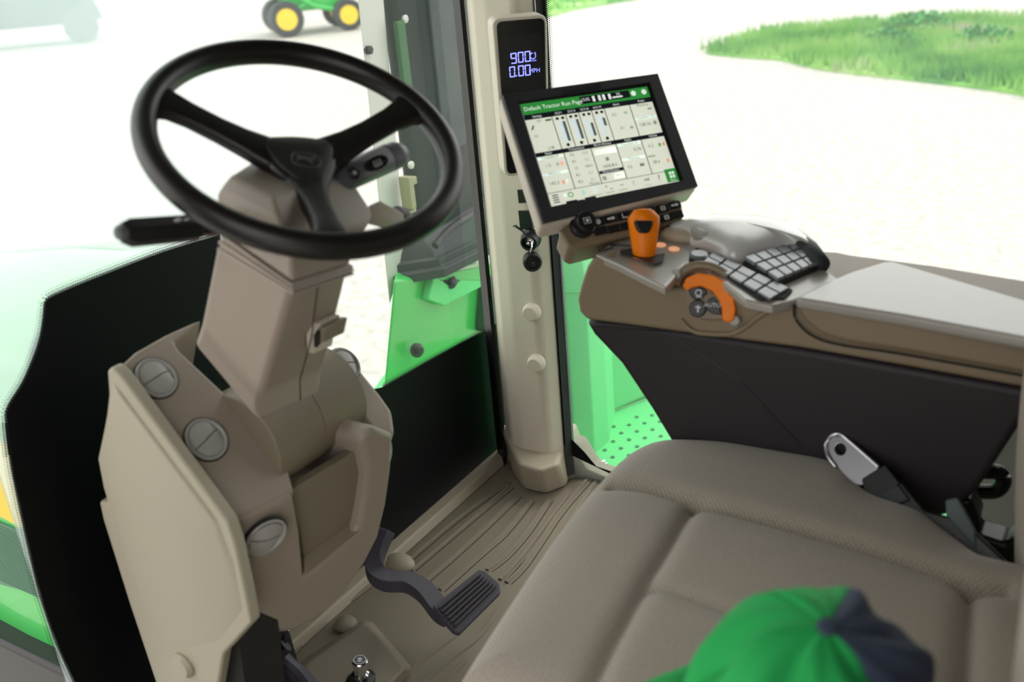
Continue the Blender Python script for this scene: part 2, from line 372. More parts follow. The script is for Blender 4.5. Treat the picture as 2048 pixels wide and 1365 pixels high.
# exhaust stack
yy = 1.9
t = thing('exhaust_stack', 'tall dark exhaust aftertreatment stack behind the windscreen beside the corner pillar', 'exhaust', (2.6, 2.05, .3))
g = G()
a = P(778, 60, y=yy); b = P(812, 490, y=yy); c_ = P(872, 490, y=yy-.05); d_ = P(985, 470, y=yy)
DV = V((.82, .57, 0))
def vcol(x0, x1, x2, x3, y0, y1, z0, z1, taper=1.0):
    base = [V((x0, y0+.03, z0)), V((x0+.02, y0, z0)), V((x1, y0-.03, z0)), V((x2, y0, z0)), V((x3, y0+.06, z0)), V((x3, y0+.06, z0))+DV*.35, V((x0, y0+.03, z0))+DV*.45]
    top = [V((p.x, p.y, z1)) for p in base]; return base, top
ba, to = vcol(2.43, 2.56, 2.78, 2.98, 1.9, 2.35, .36, 1.9)
g.taper(ba, to); g.build('casing', DGREEN, t, bevel=.03)
g = G(); g.box(P(806, 112, y=1.872), (.020, 0, 0), (0, .008, 0), (0, 0, .10)); g.build('reflector_strip', mat('dull_green', (.01, .10, .02), .5), t, bevel=.004)
g = G(); g.prism([V((2.57, 1.86, .62)), V((2.86, 1.89, .62)), V((2.86, 1.89, 1.5)), V((2.57, 1.86, 1.5))], (0, .02, 0)); g.build('heat_shield', mat('shield_grey', (0.035, 0.045, 0.045), 0.5, spec=.25, noise=.6, nscale=9), t, bevel=.006)
g = G(); g.prism([V((2.57, 1.86, 1.12)), V((2.84, 1.88, 1.12)), V((2.84, 1.88, 1.25)), V((2.57, 1.86, 1.25))], (0, -.03, 0)); g.build('upper_bracket', mat('bracket_blue_grey', (0.07, .10, .125), .4), t, bevel=.008)
g = G()
for q in ((808, 38), (820, 330), (872, 420)):
    g = G(); g.lathe(P(*q, y=1.895), (0, -1, 0), [(.012, 0), (.012, .008), (.006, .01), (.001, .01)], 16); g.build('bolt', GREYP, t)
g = G(); pc = P(815, 385, y=1.86); g.box(pc, (.012, 0, 0), (0, .02, 0), (0, 0, .05)); g.box(pc+V((.02, 0, .03)), (.02, 0, 0), (0, .012, 0), (0, 0, .012)); g.box(pc-V((0, 0, .06)), (.02, 0, 0), (0, .012, 0), (0, 0, .006)); g.build('hose_clamp', mat('clamp_brass', (.28, .27, .15), .4), t, bevel=.003)
# rubber collar
g = G()
def collar(z, k): return [V((2.33-k, 1.92-k*.3, z)), V((2.40, 1.84-k, z)), V((2.9, 1.80-k, z)), V((3.0, 1.86, z)), V((3.0, 1.86, z))+DV*.4, V((2.33-k, 1.92-k*.3, z))+DV*.45]
g.loft([collar(.27, .05), collar(.30, .055), collar(.305, .035), collar(.33, .035), collar(.335, .02), collar(.36, .01), collar(.40, -.03)]); g.build('rubber_collar', SEAL, t, bevel=.006)
g = G()
for k, (u, v) in enumerate(((870, 492),)):
    p = P(u, v, y=1.8); g.tube(spline([p, p+V((.1, 0, .03)), p+V((.25, -.01, .045)), p+V((.4, 0, .05))], 6), .012)
g.build('collar_lip', BLACK, t)
# side heat shield post, pale
t2 = thing('steel_guard_post', 'tall pale grey steel guard post left of the dark exhaust stack', 'post', (2.3, 1.95, .25))
g = G(); q = [P(716, 0, y=1.9), P(766, 0, y=1.9), P(808, 480, y=1.9), P(800, 540, y=1.9), P(779, 610, y=1.9)]
up0 = P(700, -160, y=1.9); up1 = P(752, -160, y=1.9)
g.prism([up0, up1]+q[1:]+[q[0]], DV*.03); g.build('panel', GREYP, t2, bevel=.004)
for q in ((735, 100),):
    p = P(*q, y=1.9); g = G(); g.lathe(p, (0, -1, 0), [(.013, 0), (.013, .012), (.008, .014), (.001, .014)], 6); g.box(p+V((0, -.003, 0)), (.016, 0, 0), (0, .004, 0), (0, 0, .006)); g.build('bolt', BLACK, t2)

# green bracket box under the stack
t = thing('green_bracket_housing', 'bright green bracket housing with black bolts under the exhaust collar', 'housing', (2.5, 1.95, -.05))
g = G()
A = P(790, 556, y=1.86); B = P(985, 532, y=1.86); C = P(966, 655, y=1.86); D = P(968, 562, y=1.86)
g.prism([P(788, 560, y=1.86), P(870, 552, y=1.86), P(990, 545, y=1.86), P(1000, 660, y=1.86), P(995, 800, y=1.86), P(760, 860, y=1.86), P(775, 700, y=1.86)], DV*.35); g.build('body', GREEN, t, bevel=.012)
g = G(); g.prism([P(868, 552, y=1.83), P(990, 528, y=1.83), P(990, 550, y=1.83), P(968, 562, y=1.83), P(880, 560, y=1.83)], (0, .05, 0)); g.build('upper_flange', GREEN, t, bevel=.004)
g = G(); g.prism([P(868, 552, y=1.83), P(905, 575, y=1.83), P(922, 560, y=1.83), P(968, 562, y=1.83), P(962, 575, y=1.83), P(890, 612, y=1.83), P(858, 600, y=1.83)], (0, .03, 0)); g.build('facet', GREENP, t, bevel=.004)
g = G(); g.prism([P(976, 556, y=1.82), P(1010, 545, y=1.82), P(1010, 655, y=1.82), P(968, 665, y=1.82)], (0, .04, 0)); g.build('dark_cover', mat('dark_green_cover', (.01, .035, .02), .35), t, bevel=.008)
for q in ((905, 565), (838, 702)):
    p = P(*q, y=1.825); g = G(); g.lathe(p+V((0, .01, 0)), (-.3, -1, .3), [(.024, 0), (.024, .005), (.015, .008), (.015, .022), (.009, .025), (.001, .025)], 12); g.build('bolt', BLACK, t, smooth=False)
g = G(); g.prism([P(700, 840, z=-.06), P(800, 705, z=-.06), P(860, 662, z=-.06), P(960, 655, z=-.06), P(1010, 700, z=-.06), P(1010, 900, z=-.06)], (0, 0, -.03)); g.build('shelf', GREENP, t, bevel=.006)

# right hand module (rounded green box) and step platform
t = thing('battery_box', 'rounded bright green side box just outside the side window', 'box', (2.2, 1.3, -.1))
g = G()
def bx(z, k=0): return [V((2.02+k, 1.29, z)), V((2.02+k, 1.24, z)), V((2.035+k, 1.15+k, z)), V((2.08, 1.115+k, z)), V((2.16, 1.112+k, z)), V((2.45-k, 1.22+k, z)), V((2.5-k, 1.29, z))]
g.loft([bx(-.1), bx(.46), bx(.53, .012), bx(.57, .045), bx(.585, .09)]); g.build('body', GREENP, t, bevel=.01, ang=20)
g = G()
s0 = [P(u, v, x=2.0) for u, v in ((1117, 520), (1140, 505), (1168, 490))]
g = G(); g.tube([V((2.018, 1.25, .44)), V((2.033, 1.149, .43)), V((2.08, 1.113, .42)), V((2.16, 1.110, .42))], .0025, 6); g.build('seam', GREEN, t)
t = thing('access_step', 'light green perforated step platform outside the side window', 'step', (2.3, .6, -.08))
g = G(); top = [(1.93, -.6), (1.93, 1.29), (2.9, 1.29), (2.9, -.6)]
g.prism([V((x, y, -.08)) for x, y in top], (0, 0, .03)); g.build('platform', GREENP, t, bevel=.006)
g = G(); g.prism([V((2.20, 1.22, -.05)), V((2.9, .92, -.05)), V((2.9, .92, .16)), V((2.2, 1.22, .16))], (.05, .06, 0)); g.build('back_panel', GREENP, t, bevel=.02)
g = G(); g.tube(spline([P(1120, 880, z=-.048), P(1172, 842, z=-.048), P(1185, 832, z=-.048), P(1230, 820, z=-.048), P(1290, 800, z=-.048)], 5), .003, 6); g.build('platform_seam', GREEN, t)
HOLE = mat('step_hole', (0.01, .16, .05), .6)
ang0 = math.radians(0); g = G(); n_h = 0
o0 = P(1258, 880, z=-.049); e1 = P(1281, 893, z=-.049)-o0; e2 = P(1277, 857, z=-.049)-o0
e1 = P(1284, 891, z=-.049)-o0; e2 = P(1252, 902, z=-.049)-o0
e1 = V((.052, 0, 0)); e2 = V((.026, .036, 0))
cnt = 0
for i in range(-14, 16):
    for j in range(-26, 14):
        p = o0+e1*i+e2*j
        if p.x < 1.99 or p.x > 2.7 or p.y > 1.22 or p.y < .0 or p.y > 1.22-(p.x-2.2)*.43-.05: continue
        g.lathe(p+V((0, 0, -.0015)), Z_, [(.0062, 0), (.0062, .0028), (.003, .002)], 8); cnt += 1
o = g.build('step_dimples', HOLE, t, smooth=False); o['kind'] = 'stuff'
p = P(1206, 928, z=-.05); g = G(); g.lathe(p, Z_, [(.012, 0), (.012, .003), (.0075, .004), (.0075, .010), (.003, .013), (.0005, .013)], 12); g.build('bolt', CHR, t, smooth=False)

# ================================================================== CAB SHELL
g = G()
fl = [V((-.02, -.9, 0)), V((1.92, -.9, 0)), V((1.905, .6, 0)), V((1.895, 1.03, 0)), V((1.90, 1.28, 0)), V((-.02, 1.28, 0))]
g.prism(fl, (0, 0, -.05))
floor = g.build('floor', MATM); struct(floor, 'ribbed tan rubber cab floor mat')
def floor_line(pts, z=.0, wd=.0035, h=.003):
    pts = [P(u, v, z=z) for u, v in pts]; vs = []; fs = []
    for i, p in enumerate(pts):
        t_ = (pts[min(i+1, len(pts)-1)]-pts[max(i-1, 0)]).normalized(); s_ = t_.cross(Z_)*wd
        vs += [p-s_*1.6, p-s_+Z_*h, p+s_+Z_*h, p+s_*1.6]
    for i in range(len(pts)-1):
        for k in range(3): fs.append((i*4+k, i*4+k+1, i*4+k+5, i*4+k+4))
    return vs, fs
def c7(pts): return [(560+a/2.703, 860+b/2.703) for a, b in pts]
g = G(); RIDGES = [[(685, 708), (940, 492), (1228, 278)], [(710, 758), (960, 545), (1240, 308)], [(785, 815), (1010, 618), (1285, 355)],
    [(865, 870), (1075, 680), (1210, 560), (1352, 384)], [(1120, 762), (1215, 690), (1330, 560), (1450, 380)],
    [(1190, 815), (1280, 720), (1365, 615), (1555, 358)], [(1225, 830), (1310, 745), (1410, 600), (1510, 450), (1670, 262)],
    [(1530, 560), (1600, 440), (1715, 275)], [(600, 1400), (760, 1260), (955, 1112)], [(740, 1400), (930, 1240), (1080, 1120), (1200, 960)], [(860, 1400), (1000, 1260)]]
for r_ in RIDGES: g.add(*floor_line(spl2(c7(r_), 4), wd=.0034, h=.0045))
g.build('mat_rib_pattern', MATM, floor, smooth=False)
# narrow dark grooves next to the ribs
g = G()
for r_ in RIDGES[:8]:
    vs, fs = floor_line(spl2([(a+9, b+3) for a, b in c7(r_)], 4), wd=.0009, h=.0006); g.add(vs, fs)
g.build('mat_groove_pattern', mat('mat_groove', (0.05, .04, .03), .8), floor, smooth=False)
# lip along the windscreen, pillar collar, side lip, raised pad
g = G(); l0 = P(640, 1225, z=.03); l1 = P(1030, 903, z=.03)
g.prism([V((.5, 1.262, 0)), V((.5, 1.270, .024)), V((.5, 1.30, .028)), V((.5, 1.30, 0))], (1.40, 0, 0)); g.build('sill_lip', TAN, floor, bevel=.005)
g = G()
b0 = [P(u, v, z=0) for u, v in ((1026, 950), (1048, 980), (1092, 990), (1134, 974), (1144, 948))]; b0 += [b0[-1]+V((.12, .02, 0)), b0[0]+V((.1, .08, 0))]
b1 = [P(u, v, z=.10) for u, v in ((1018, 888), (1036, 928), (1078, 942), (1116, 930), (1131, 882))]; b1 += [b1[-1]+V((.10, .02, 0)), b1[0]+V((.08, .08, 0))]
g.taper(b0, b1); g.build('pillar_collar', TAN, floor, bevel=.012, seg=4)
g = G(); fin0 = [P(u, v, z=.0) for u, v in ((1140, 965), (1183, 952), (1250, 972))]
a0 = P(1128, 885, z=.10); 
g.loft([[P(1120, 965, z=0), P(1118, 893, z=.10), P(1136, 880, z=.11), P(1145, 878, z=.10)+V((.03, 0, 0)), P(1150, 955, z=0)+V((.05, 0, 0))],
        [P(1150, 958, z=0), P(1152, 900, z=.085), P(1160, 888, z=.09), P(1163, 885, z=.085)+V((.03, 0, 0)), P(1168, 955, z=0)+V((.05, 0, 0))],
        [P(1180, 958, z=0), P(1172, 940, z=.03), P(1182, 932, z=.035), P(1188, 932, z=.03)+V((.03, 0, 0)), P(1198, 955, z=0)+V((.05, 0, 0))],
        [P(1270, 985, z=0), P(1268, 980, z=.012), P(1272, 972, z=.014), P(1276, 972, z=.01)+V((.03, 0, 0)), P(1280, 975, z=0)+V((.05, 0, 0))]])
g.build('side_sill_fin', MATM, floor, bevel=.008)
g = G()
pd0 = [P(u, v, z=0) for u, v in ((578, 1350), (610, 1316), (728, 1240), (745, 1243), (826, 1335), (820, 1352), (735, 1440), (600, 1440))]
pd1 = [P(u, v, z=.035) for u, v in ((603, 1340), (625, 1318), (724, 1250), (738, 1252), (808, 1334), (803, 1345), (730, 1420), (610, 1420))]
g.taper(pd0, pd1); g.build('raised_pad', MATM, floor, bevel=.006)
g = G(); c0 = P(692, 1255, z=0)
g.loft([[c0+V((math.cos(k/12*6.283)*.028*s_, math.sin(k/12*6.283)*.028*s_, h_)) for k in range(12)] for s_, h_ in ((1, 0), (.9, .012), (.55, .02), (.1, .022))]); g.build('small_bump', MATM, floor, sub=1)
g = G(); c0 = P(800, 1135, z=0)
g.loft([[c0+V((math.cos(k/16*6.283)*.03*s_+.0, math.sin(k/16*6.283)*.042*s_, h_*.7)) for k in range(16)] for s_, h_ in ((1, 0), (.93, .02), (.75, .034), (.4, .042), (.05, .044))]); g.build('pedal_hump', TAN, floor, sub=1)
g = G(); g.tube(spline([P(u, v, z=.004) for u, v in ((580, 1300), (640, 1230), (720, 1165), (790, 1105))], 5), .008, 8); g.tube(spline([P(u, v, z=.004) for u, v in ((560, 1340), (640, 1250), (730, 1180), (800, 1120))], 5), .005, 8); g.build('edge_ridge', MATM, floor)

# floor knob
p = P(722, 1362, z=.035)
t = thing('floor_knob', 'small chrome knob with round emblem on black base, on the raised floor pad', 'knob', p)
g = G(); g.lathe(p, Z_, [(.027, 0), (.027, .004), (.022, .008), (.014, .009), (.001, .009)], 32); g.build('base', BLACK, t)
ax = V((0, -.12, 1)).normalized(); g = G(); g.lathe(p+ax*.008, ax, [(.013, 0), (.0155, .003), (.0155, .010), (.0115, .013), (.0115, .028), (.0145, .031), (.0145, .040), (.013, .042), (.001, .042)], 32); g.build('stem', CHR, t)
g = G(); c0 = p+ax*.0505; a_, b_ = basis(ax)
g.lathe(c0, ax, [(.0128, -.001), (.0128, .0005), (.001, .0005)], 28); kn = g.build('cap_face', BLACK, t)
g = G(); X1 = cr-ax*cr.dot(ax); X1.normalize(); Y1 = ax.cross(X1)
for k in range(24):
    a0 = k/24*6.283; a1 = (k+1)/24*6.283
    g.face([c0+ax*.0008+(X1*math.cos(q)+Y1*math.sin(q))*r_ for q, r_ in ((a0, .0115), (a1, .0115), (a1, .0102), (a0, .0102))])
for x0, y0, x1, y1 in ((-.004, -.002, .004, -.0005), (-.004, .001, -.001, .004), (.001, .001, .004, .004), (-.006, -.005, .006, -.004), (-.0007, -.006, .0007, .006)):
    g.face([c0+ax*.0008+X1*a+Y1*b for a, b in ((x0, y0), (x1, y0), (x1, y1), (x0, y1))])
g.build('emblem', WHT, kn)

# ---------------- corner pillar
g = G(); prof = [(1.875, 1.262), (1.815, 1.205), (1.803, 1.165), (1.803, 1.102), (1.812, 1.090), (1.845, 1.074), (1.90, 1.10), (1.90, 1.262)]
g.prism([V((x, y, .03)) for x, y in prof], (0, 0, 1.72)); pil = g.build('trim_1', PILLAR, bevel=.008, ang=12); struct(pil, 'tan corner pillar trim between windscreen and side window')
g = G(); g.prism([V((x, y, .02)) for x, y in ((1.845, 1.070), (1.862, 1.060), (1.88, 1.065), (1.88, 1.085))], (0, 0, 1.72)); g.build('trim_2', SEAL); struct(bpy.data.objects['trim_2'], 'grey seal strip along the right of the corner pillar')
g = G(); g.prism([V((x, y, .0)) for x, y in ((1.855, 1.262), (1.875, 1.264), (1.90, 1.29), (1.87, 1.29))], (0, 0, 1.75)); g.build('trim_3', BLACK); struct(bpy.data.objects['trim_3'], 'black rubber seal along the left of the corner pillar')
for q in ((1065, 623), (1074, 725)):
    pp = P(*q, x=1.803); ax = V((-1, -.12, 0)); g = G(); g.lathe(pp-ax.normalized()*.002, ax, [(.0215, 0), (.0215, .010), (.0205, .013), (.0165, .021), (.015, .022), (.001, .022)], 32)
    g.build('trim_button', PILLAR, pil, bevel=.0)
# switch recess on the pillar
g = G(); g.prism(PP([(1036, 422), (1062, 422), (1065, 458), (1040, 460)], x=1.799), (.01, 0, 0)); g.prism(PP([(1034, 380), (1060, 380), (1062, 405), (1037, 407)], x=1.799), (.01, 0, 0)); g.build('switch_plate', BLACK, pil, bevel=.001)
# power sockets
t = thing('power_socket', 'black power socket with open flip cap on the pillar, under the touchscreen', 'socket', P(1060, 480, x=1.8))
p = P(1062, 478, x=1.803); ax = V((-1, -.25, -.15)).normalized()
g = G(); g.lathe(p-ax*.004, ax, [(.023, 0), (.023, .006), (.019, .012), (.019, .026), (.016, .028), (.015, .028), (.013, .014), (.001, .014)], 28); g.build('body', BLACK, t)
g = G(); g.lathe(p+ax*.014, ax, [(.010, 0), (.010, .001), (.004, .002), (.004, .011), (.001, .012)], 20); g.build('contact', CHR, t)
g = G(); g.tube(spline([P(1052, 470, x=1.785), P(1042, 460, x=1.78), P(1034, 455, x=1.78), P(1030, 452, x=1.785)], 4), [(.004, .002)]*12+[(.006, .002)], 8); g.build('flip_cap_tab', BLACK, t)
t = thing('round_plug', 'black round plug cap hanging just below the power socket on the pillar', 'plug', P(1066, 520, x=1.79))
p = P(1062, 519, x=1.795); ax = (P(1068, 530, x=1.76)-p).normalized(); g = G(); g.lathe(p, ax, [(.013, -.004), (.019, .0), (.019, .012), (.021, .014), (.021, .028), (.018, .031), (.014, .031), (.012, .027), (.001, .027)], 28); g.build('body', BLACK, t)
g = G(); g.lathe(p+ax*.0275, ax, [(.005, 0), (.004, .002), (.001, .002)], 12); g.build('center_stud', SEAL, t)
g = G(); g.tube([P(1064, 484, x=1.775), P(1064, 494, x=1.772), P(1061, 506, x=1.78)], .0018, 8); g.build('strap', CHR, t)

# pod display on pillar
pc = V((1.775, 1.069, .955)); n = V((math.sin(3.905)*math.cos(-.078), math.cos(3.905)*math.cos(-.078), math.sin(-.078))); 
rr = Z_.cross(n).normalized(); uu = n.cross(rr)
def local(pl0, R, U, pts, off=0, nn=None): return [pl0+R*a+U*b+(nn*off if nn else V((0, 0, 0))) for a, b in pts]
pcorn = [P(u, v, pl=(pc, n)) for u, v in ((984, 38), (1094, 28), (1101, 340), (1010, 356))]
def rrect(c, rad, k=5):
    out = []; m_ = len(c)
    for i in range(m_):
        p = c[i]; a = c[i-1]; b = c[(i+1) % m_]; pa = p+(a-p).normalized()*rad; pb = p+(b-p).normalized()*rad
        for j in range(k+1):
            t_ = j/k; out.append(pa*(1-t_)**2+p*2*t_*(1-t_)+pb*t_*t_)
    return out
t = thing('pillar_display', 'slim upright display pod on the corner pillar showing blue digits', 'display', P(1050, 356, pl=(pc, n)))
g = G(); rr0 = rrect(pcorn, .018); g.prism(rr0, n*-.045); g.build('housing', PILLAR, t, bevel=.004, ang=40)
inn = rrect([P(u, v, pl=(pc+n*.001, n)) for u, v in ((993, 44), (1089, 36), (1095, 336), (1015, 349))], .012)
g = G(); g.prism(inn, n*-.004); g.build('black_face', mat('gloss_black', (.004, .004, .006), .25), t)
sc_ = [P(u, v, pl=(pc+n*.0015, n)) for u, v in ((1003, 70), (1082, 66), (1086, 176), (1012, 182))]
g = G(); g.face(sc_); g.build('lcd_window', mat('lcd_dark', (.008, .008, .012), .3), t)
# seven segment digits : traced origins in picture of each digit, built on display plane
pl2 = (pc+n*.0025, n)
def seg7(g, ch, quad):
    tl, tr, br, bl = quad
    def pt(a, b): return (tl*(1-a)+tr*a)*(1-b)+(bl*(1-a)+br*a)*b
    w_ = .20; h_ = .11
    S = {'a': (0.08, 0, .92, h_), 'g': (0.1, .5-h_/2, .9, .5+h_/2), 'd': (.08, 1-h_, .92, 1), 'f': (0, .04, w_, .47), 'b': (1-w_, .04, 1, .47), 'e': (0, .53, w_, .96), 'c': (1-w_, .53, 1, .96)}
    M = {'0': 'abcdef', '9': 'abcdfg'}
    for s_ in M[ch]:
        x0, y0, x1, y1 = S[s_]; g.face([pt(x0, y0), pt(x1, y0), pt(x1, y1), pt(x0, y1)])
def c4(x, y): return (940+x/2.844, y/2.844)
g = G()
for ch, (x0, y0), w_ in (('9', (229, 303), 36), ('0', (270, 297), 34), ('0', (309, 292), 34)):
    seg7(g, ch, [P(*c4(x, y), pl=pl2) for x, y in ((x0, y0), (x0+w_, y0-4), (x0+w_+2, y0+58), (x0+4, y0+62))])
for ch, (x0, y0), w_ in (('0', (222, 380), 34), ('0', (272, 374), 34), ('0', (310, 370), 34)):
    seg7(g, ch, [P(*c4(x, y), pl=pl2) for x, y in ((x0, y0), (x0+w_, y0-4), (x0+w_+2, y0+58), (x0+4, y0+62))])
g.face([P(*c4(x, y), pl=pl2) for x, y in ((260, 428), (267, 427), (268, 435), (261, 436))])
rX = (P(1080, 110, pl=pl2)-P(1020, 115, pl=pl2)).normalized(); rY = n.cross(rX)
put_text(g, 'MPH', .012, P(*c4(367, 402), pl=pl2), rX, rY); put_text(g, 'n/min', .006, P(*c4(360, 344), pl=pl2), rX, rY)
c0 = P(*c4(358, 318), pl=pl2)
for k in range(18):
    a0 = .3+k/18*5.6+1.3; a1 = a0+.33
    g.face([c0+(rX*math.cos(q)+rY*math.sin(q))*r_ for q, r_ in ((a0, .0066), (a1, .0066), (a1, .0050), (a0, .0050))])
for k in (.9, 2.3): g.box(c0+(rX*math.cos(k)+rY*math.sin(k))*.0075, rX*.0016, rY*.0008, n*.0001)
g.build('digits', LCD, t, smooth=False, recalc=False)

# ---------------- windscreen
gy = 1.32
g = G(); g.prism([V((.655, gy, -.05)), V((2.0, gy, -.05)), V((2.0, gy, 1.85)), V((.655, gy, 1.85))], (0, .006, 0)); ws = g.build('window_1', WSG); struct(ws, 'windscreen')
fr_pts = [(440, 470)] + spl2([(440, 470), (330, 503), (220, 545), (150, 573), (105, 593), (92, 605), (88, 640), (78, 690), (50, 760), (17, 815), (14, 845), (24, 930), (40, 1010), (62, 1110), (82, 1190), (112, 1280), (150, 1365), (190, 1450)], 4)[1:]
poly = [P(u, v, y=gy-.004) for u, v in fr_pts]
low = [P(u, v, y=gy-.004) for u, v in ((520, 1300), (780, 1120), (1040, 915), (1012, 850), (1003, 760), (992, 648), (985, 655))]
mid = [P(u, v, y=gy-.004) for u, v in ((930, 683), (850, 727), (765, 776), (640, 800), (480, 640))]
g = G(); g.prism(poly+[P(300, 1450, y=gy-.004)]+low+mid, (0, .003, 0)); g.build('frit_band', FRIT, ws)
# dotted edge of the band
g = G()
def dots(line, plane, rows, step, r0, nrm, away):
    pts = [P(u, v, **plane) for u, v in line]
    L = 0; nxt = 0
    for i in range(len(pts)-1):
        a, b = pts[i], pts[i+1]; d = (b-a); dl = d.length; d.normalize(); s_ = d.cross(nrm).normalized()
        if s_.dot(away) < 0: s_ = -s_
        while nxt < L+dl:
            q = a+d*(nxt-L)
            for r in range(rows):
                c = q+s_*(step*.6+r*step)+d*(step*.5*(r % 2)); rad = r0*(1-r/(rows+.5))
                g.face([c+(d*math.cos(k*math.pi/3)+s_*math.sin(k*math.pi/3))*rad for k in range(6)])
            nxt += step
        L += dl
dots(fr_pts[:44], dict(y=gy-.0045), 3, .0042, .0021, Y_, Z_)
dots([(150, 1365), (112, 1280), (82, 1190), (62, 1110), (40, 1010), (24, 930), (14, 845)], dict(y=gy-.0045), 3, .0042, .0021, Y_, -X_)
dots([(985, 655), (930, 683), (850, 727), (765, 776)], dict(y=gy-.0045), 3, .0042, .0021, Y_, Z_)
g.build('frit_dots', FRIT, ws, smooth=False, recalc=False)['kind'] = 'stuff'
# ---------------- side window: plane from the pillar running rearwards
sp = (V((1.862, 1.06, 0)), V((1, .045, 0)).normalized())
def SP(y, z, o=0): return V((1.862+o-(y-1.06)*.045*-1*-1, y, z))
g = G(); g.prism([SP(1.06, -.02), SP(-.2, -.02), SP(-.9, -.02), SP(-.9, 1.75), SP(1.06, 1.75)], (.005, 0, 0)); sw = g.build('window_2', SIDEG); struct(sw, 'right side window')
g = G(); bx0 = [(1070, -30), (1086, -30), (1091, 0), (1104, 300), (1110, 457), (1121, 660), (1131, 868), (1168, 905), (1192, 934), (1245, 952), (1255, 965), (1120, 900), (1100, 880)]
g.prism([P(u, v, pl=(sp[0]-V((.003, 0, 0)), sp[1])) for u, v in bx0], (.002, 0, 0)); g.build('frit_band', FRIT, sw)
g = G(); dots([(1086, -30), (1091, 0), (1104, 300), (1110, 457), (1121, 660), (1131, 868)], dict(pl=(sp[0]-V((.0035, 0, 0)), sp[1])), 3, .0042, .002, X_, -Y_); g.build('frit_dots', FRIT, sw, smooth=False, recalc=False)['kind'] = 'stuff'
# roof, and opaque walls added out of frame to shade the cab
g = G(); g.prism([V((-.15, -1.0, 1.78)), V((2.05, -1.0, 1.78)), V((2.05, 1.5, 1.78)), V((-.15, 1.5, 1.78))], (0, 0, .12)); ce = g.build('ceiling', LINER, bevel=.02); struct(ce)
g = G(); g.prism([V((-.05, -.92, -.05)), V((1.95, -.92, -.05)), V((1.95, -.92, 1.78)), V((-.05, -.92, 1.78))], (0, -.05, 0)); rw = g.build('wall_blocker_rear', LINER); struct(rw)  # closed up to full height to darken the seat
g = G(); g.prism([V((-.12, -.92, -.05)), V((-.12, -.02, -.05)), V((-.12, -.02, 1.78)), V((-.12, -.92, 1.78))], (.03, 0, 0)); g.prism([V((-.12, .72, -.05)), V((-.12, 1.32, -.05)), V((-.12, 1.32, 1.78)), V((-.12, .72, 1.78))], (.03, 0, 0)); struct(g.build('wall_blocker_left', LINER), 'added opaque panels on either side of the open left door, blocking light')  # added to cut the light from the open door
g = G(); g.prism([V((1.858, .17, 0)), V((1.858, -.9, 0)), V((1.858, -.9, .42)), V((1.858, .17, .42))], (.003, 0, 0)); struct(g.build('trim_4', mat('rear_panel_pale', (.42, .46, .42), .5)), 'pale low rear side panel')
g = G(); g.prism([V((1.80, .15, .0)), V((1.80, -.9, 0)), V((1.80, -.9, .10)), V((1.80, .15, .10))], (.055, 0, 0)); struct(g.build('trim_5', TAN, bevel=.01), 'tan lower rear trim')
g = G(); g.prism([V((1.83, -.04, .42)), V((1.83, -.9, .42)), V((1.83, -.9, 1.78)), V((1.83, -.04, 1.78))], (.028, 0, 0)); struct(g.build('wall_blocker_right', LINER), 'added rear right wall, unseen, blocking light from the seat')  # added full height to block side light behind the seat
t = thing('grab_handle', 'black curved grab handle behind the armrest, at the right edge', 'handle', P(1970, 965, x=1.6))
g = G(); g.tube(spline([P(u, v, x=1.45) for u, v in ((1925, 925), (1960, 942), (1995, 945), (2006, 962), (1992, 982), (1955, 984), (1915, 978))], 6), (.010, .012), 12); g.build('loop', BLACK, t)

# ================================================================== STEERING COLUMN
t = thing('steering_column', 'taupe steering column rising from the dash pedestal, carrying both stalks', 'steering column', (.87, .97, .7))
A0 = V((.80, .815, .93)); A1 = V((.80, .93, .71)); B1 = V((.80, 1.03, .805)); B0 = V((.80, .942, .955))
RRt = P(700, 530, y=.815); RRb = P(645, 775, y=.93)
RRt2 = RRt+V((0, .12, .02)); RRb2 = RRb+V((0, .10, .09))
k0 = P(548, 740, x=.80); K0 = A0.lerp(A1, .76); K1 = RRt.lerp(RRb, .72)
g = G()
def ring4(a, b, c, d): return [a, b, c, d]
s0 = [P(515, 850, y=.925), P(640, 792, y=.93), V((.965, 1.05, .80)), P(385, 690, x=.80)]
s1 = [P(522, 790, y=.935), P(650, 735, y=.935), V((.965, 1.03, .85)), P(398, 655, x=.80)]
s2 = [P(590, 556, y=.815), P(703, 528, y=.815), V((.905, .94, .96)), P(430, 490, x=.80)]
# continue down into the pedestal
dn = V((0, .06, -.12))
sm = [s0[i]+dn for i in range(4)]
g.loft([s0, s1, s2]); low_ = g.build('lower_shroud', COWL, t, bevel=.010, seg=4, ang=15)
# seam line and latch on rear face
plr = plane3(P(640, 792, y=.93), P(590, 556, y=.815), P(703, 528, y=.815)); plr = (plr[0]+V((0, -.0015, 0)), plr[1])
g = G(); g.tube([P(u, v, pl=plr) for u, v in ((635, 575), (622, 680), (600, 760), (601, 800))], .0009, 6); g.build('shroud_seam', SEAM, low_)
g = G(); g.prism([P(u, v, pl=plr) for u, v in ((626, 672), (640, 648), (680, 630), (678, 662), (668, 672), (664, 692), (628, 708))], (0, .012, 0)); la = g.build('latch_recess', PILLAR, t, bevel=.001)
g = G(); g.prism([P(u, v, pl=plr) for u, v in ((634, 662), (640, 652), (683, 632), (676, 664), (634, 684))], (0, -.012, 0)); g.build('tilt_latch', DTAN, t, bevel=.003)
g = G(); g.prism([P(u, v, pl=plr) for u, v in ((627, 672), (634, 660), (636, 685), (628, 695))], (0, -.006, 0)); g.build('latch_slot', BLACK, t, bevel=.001)
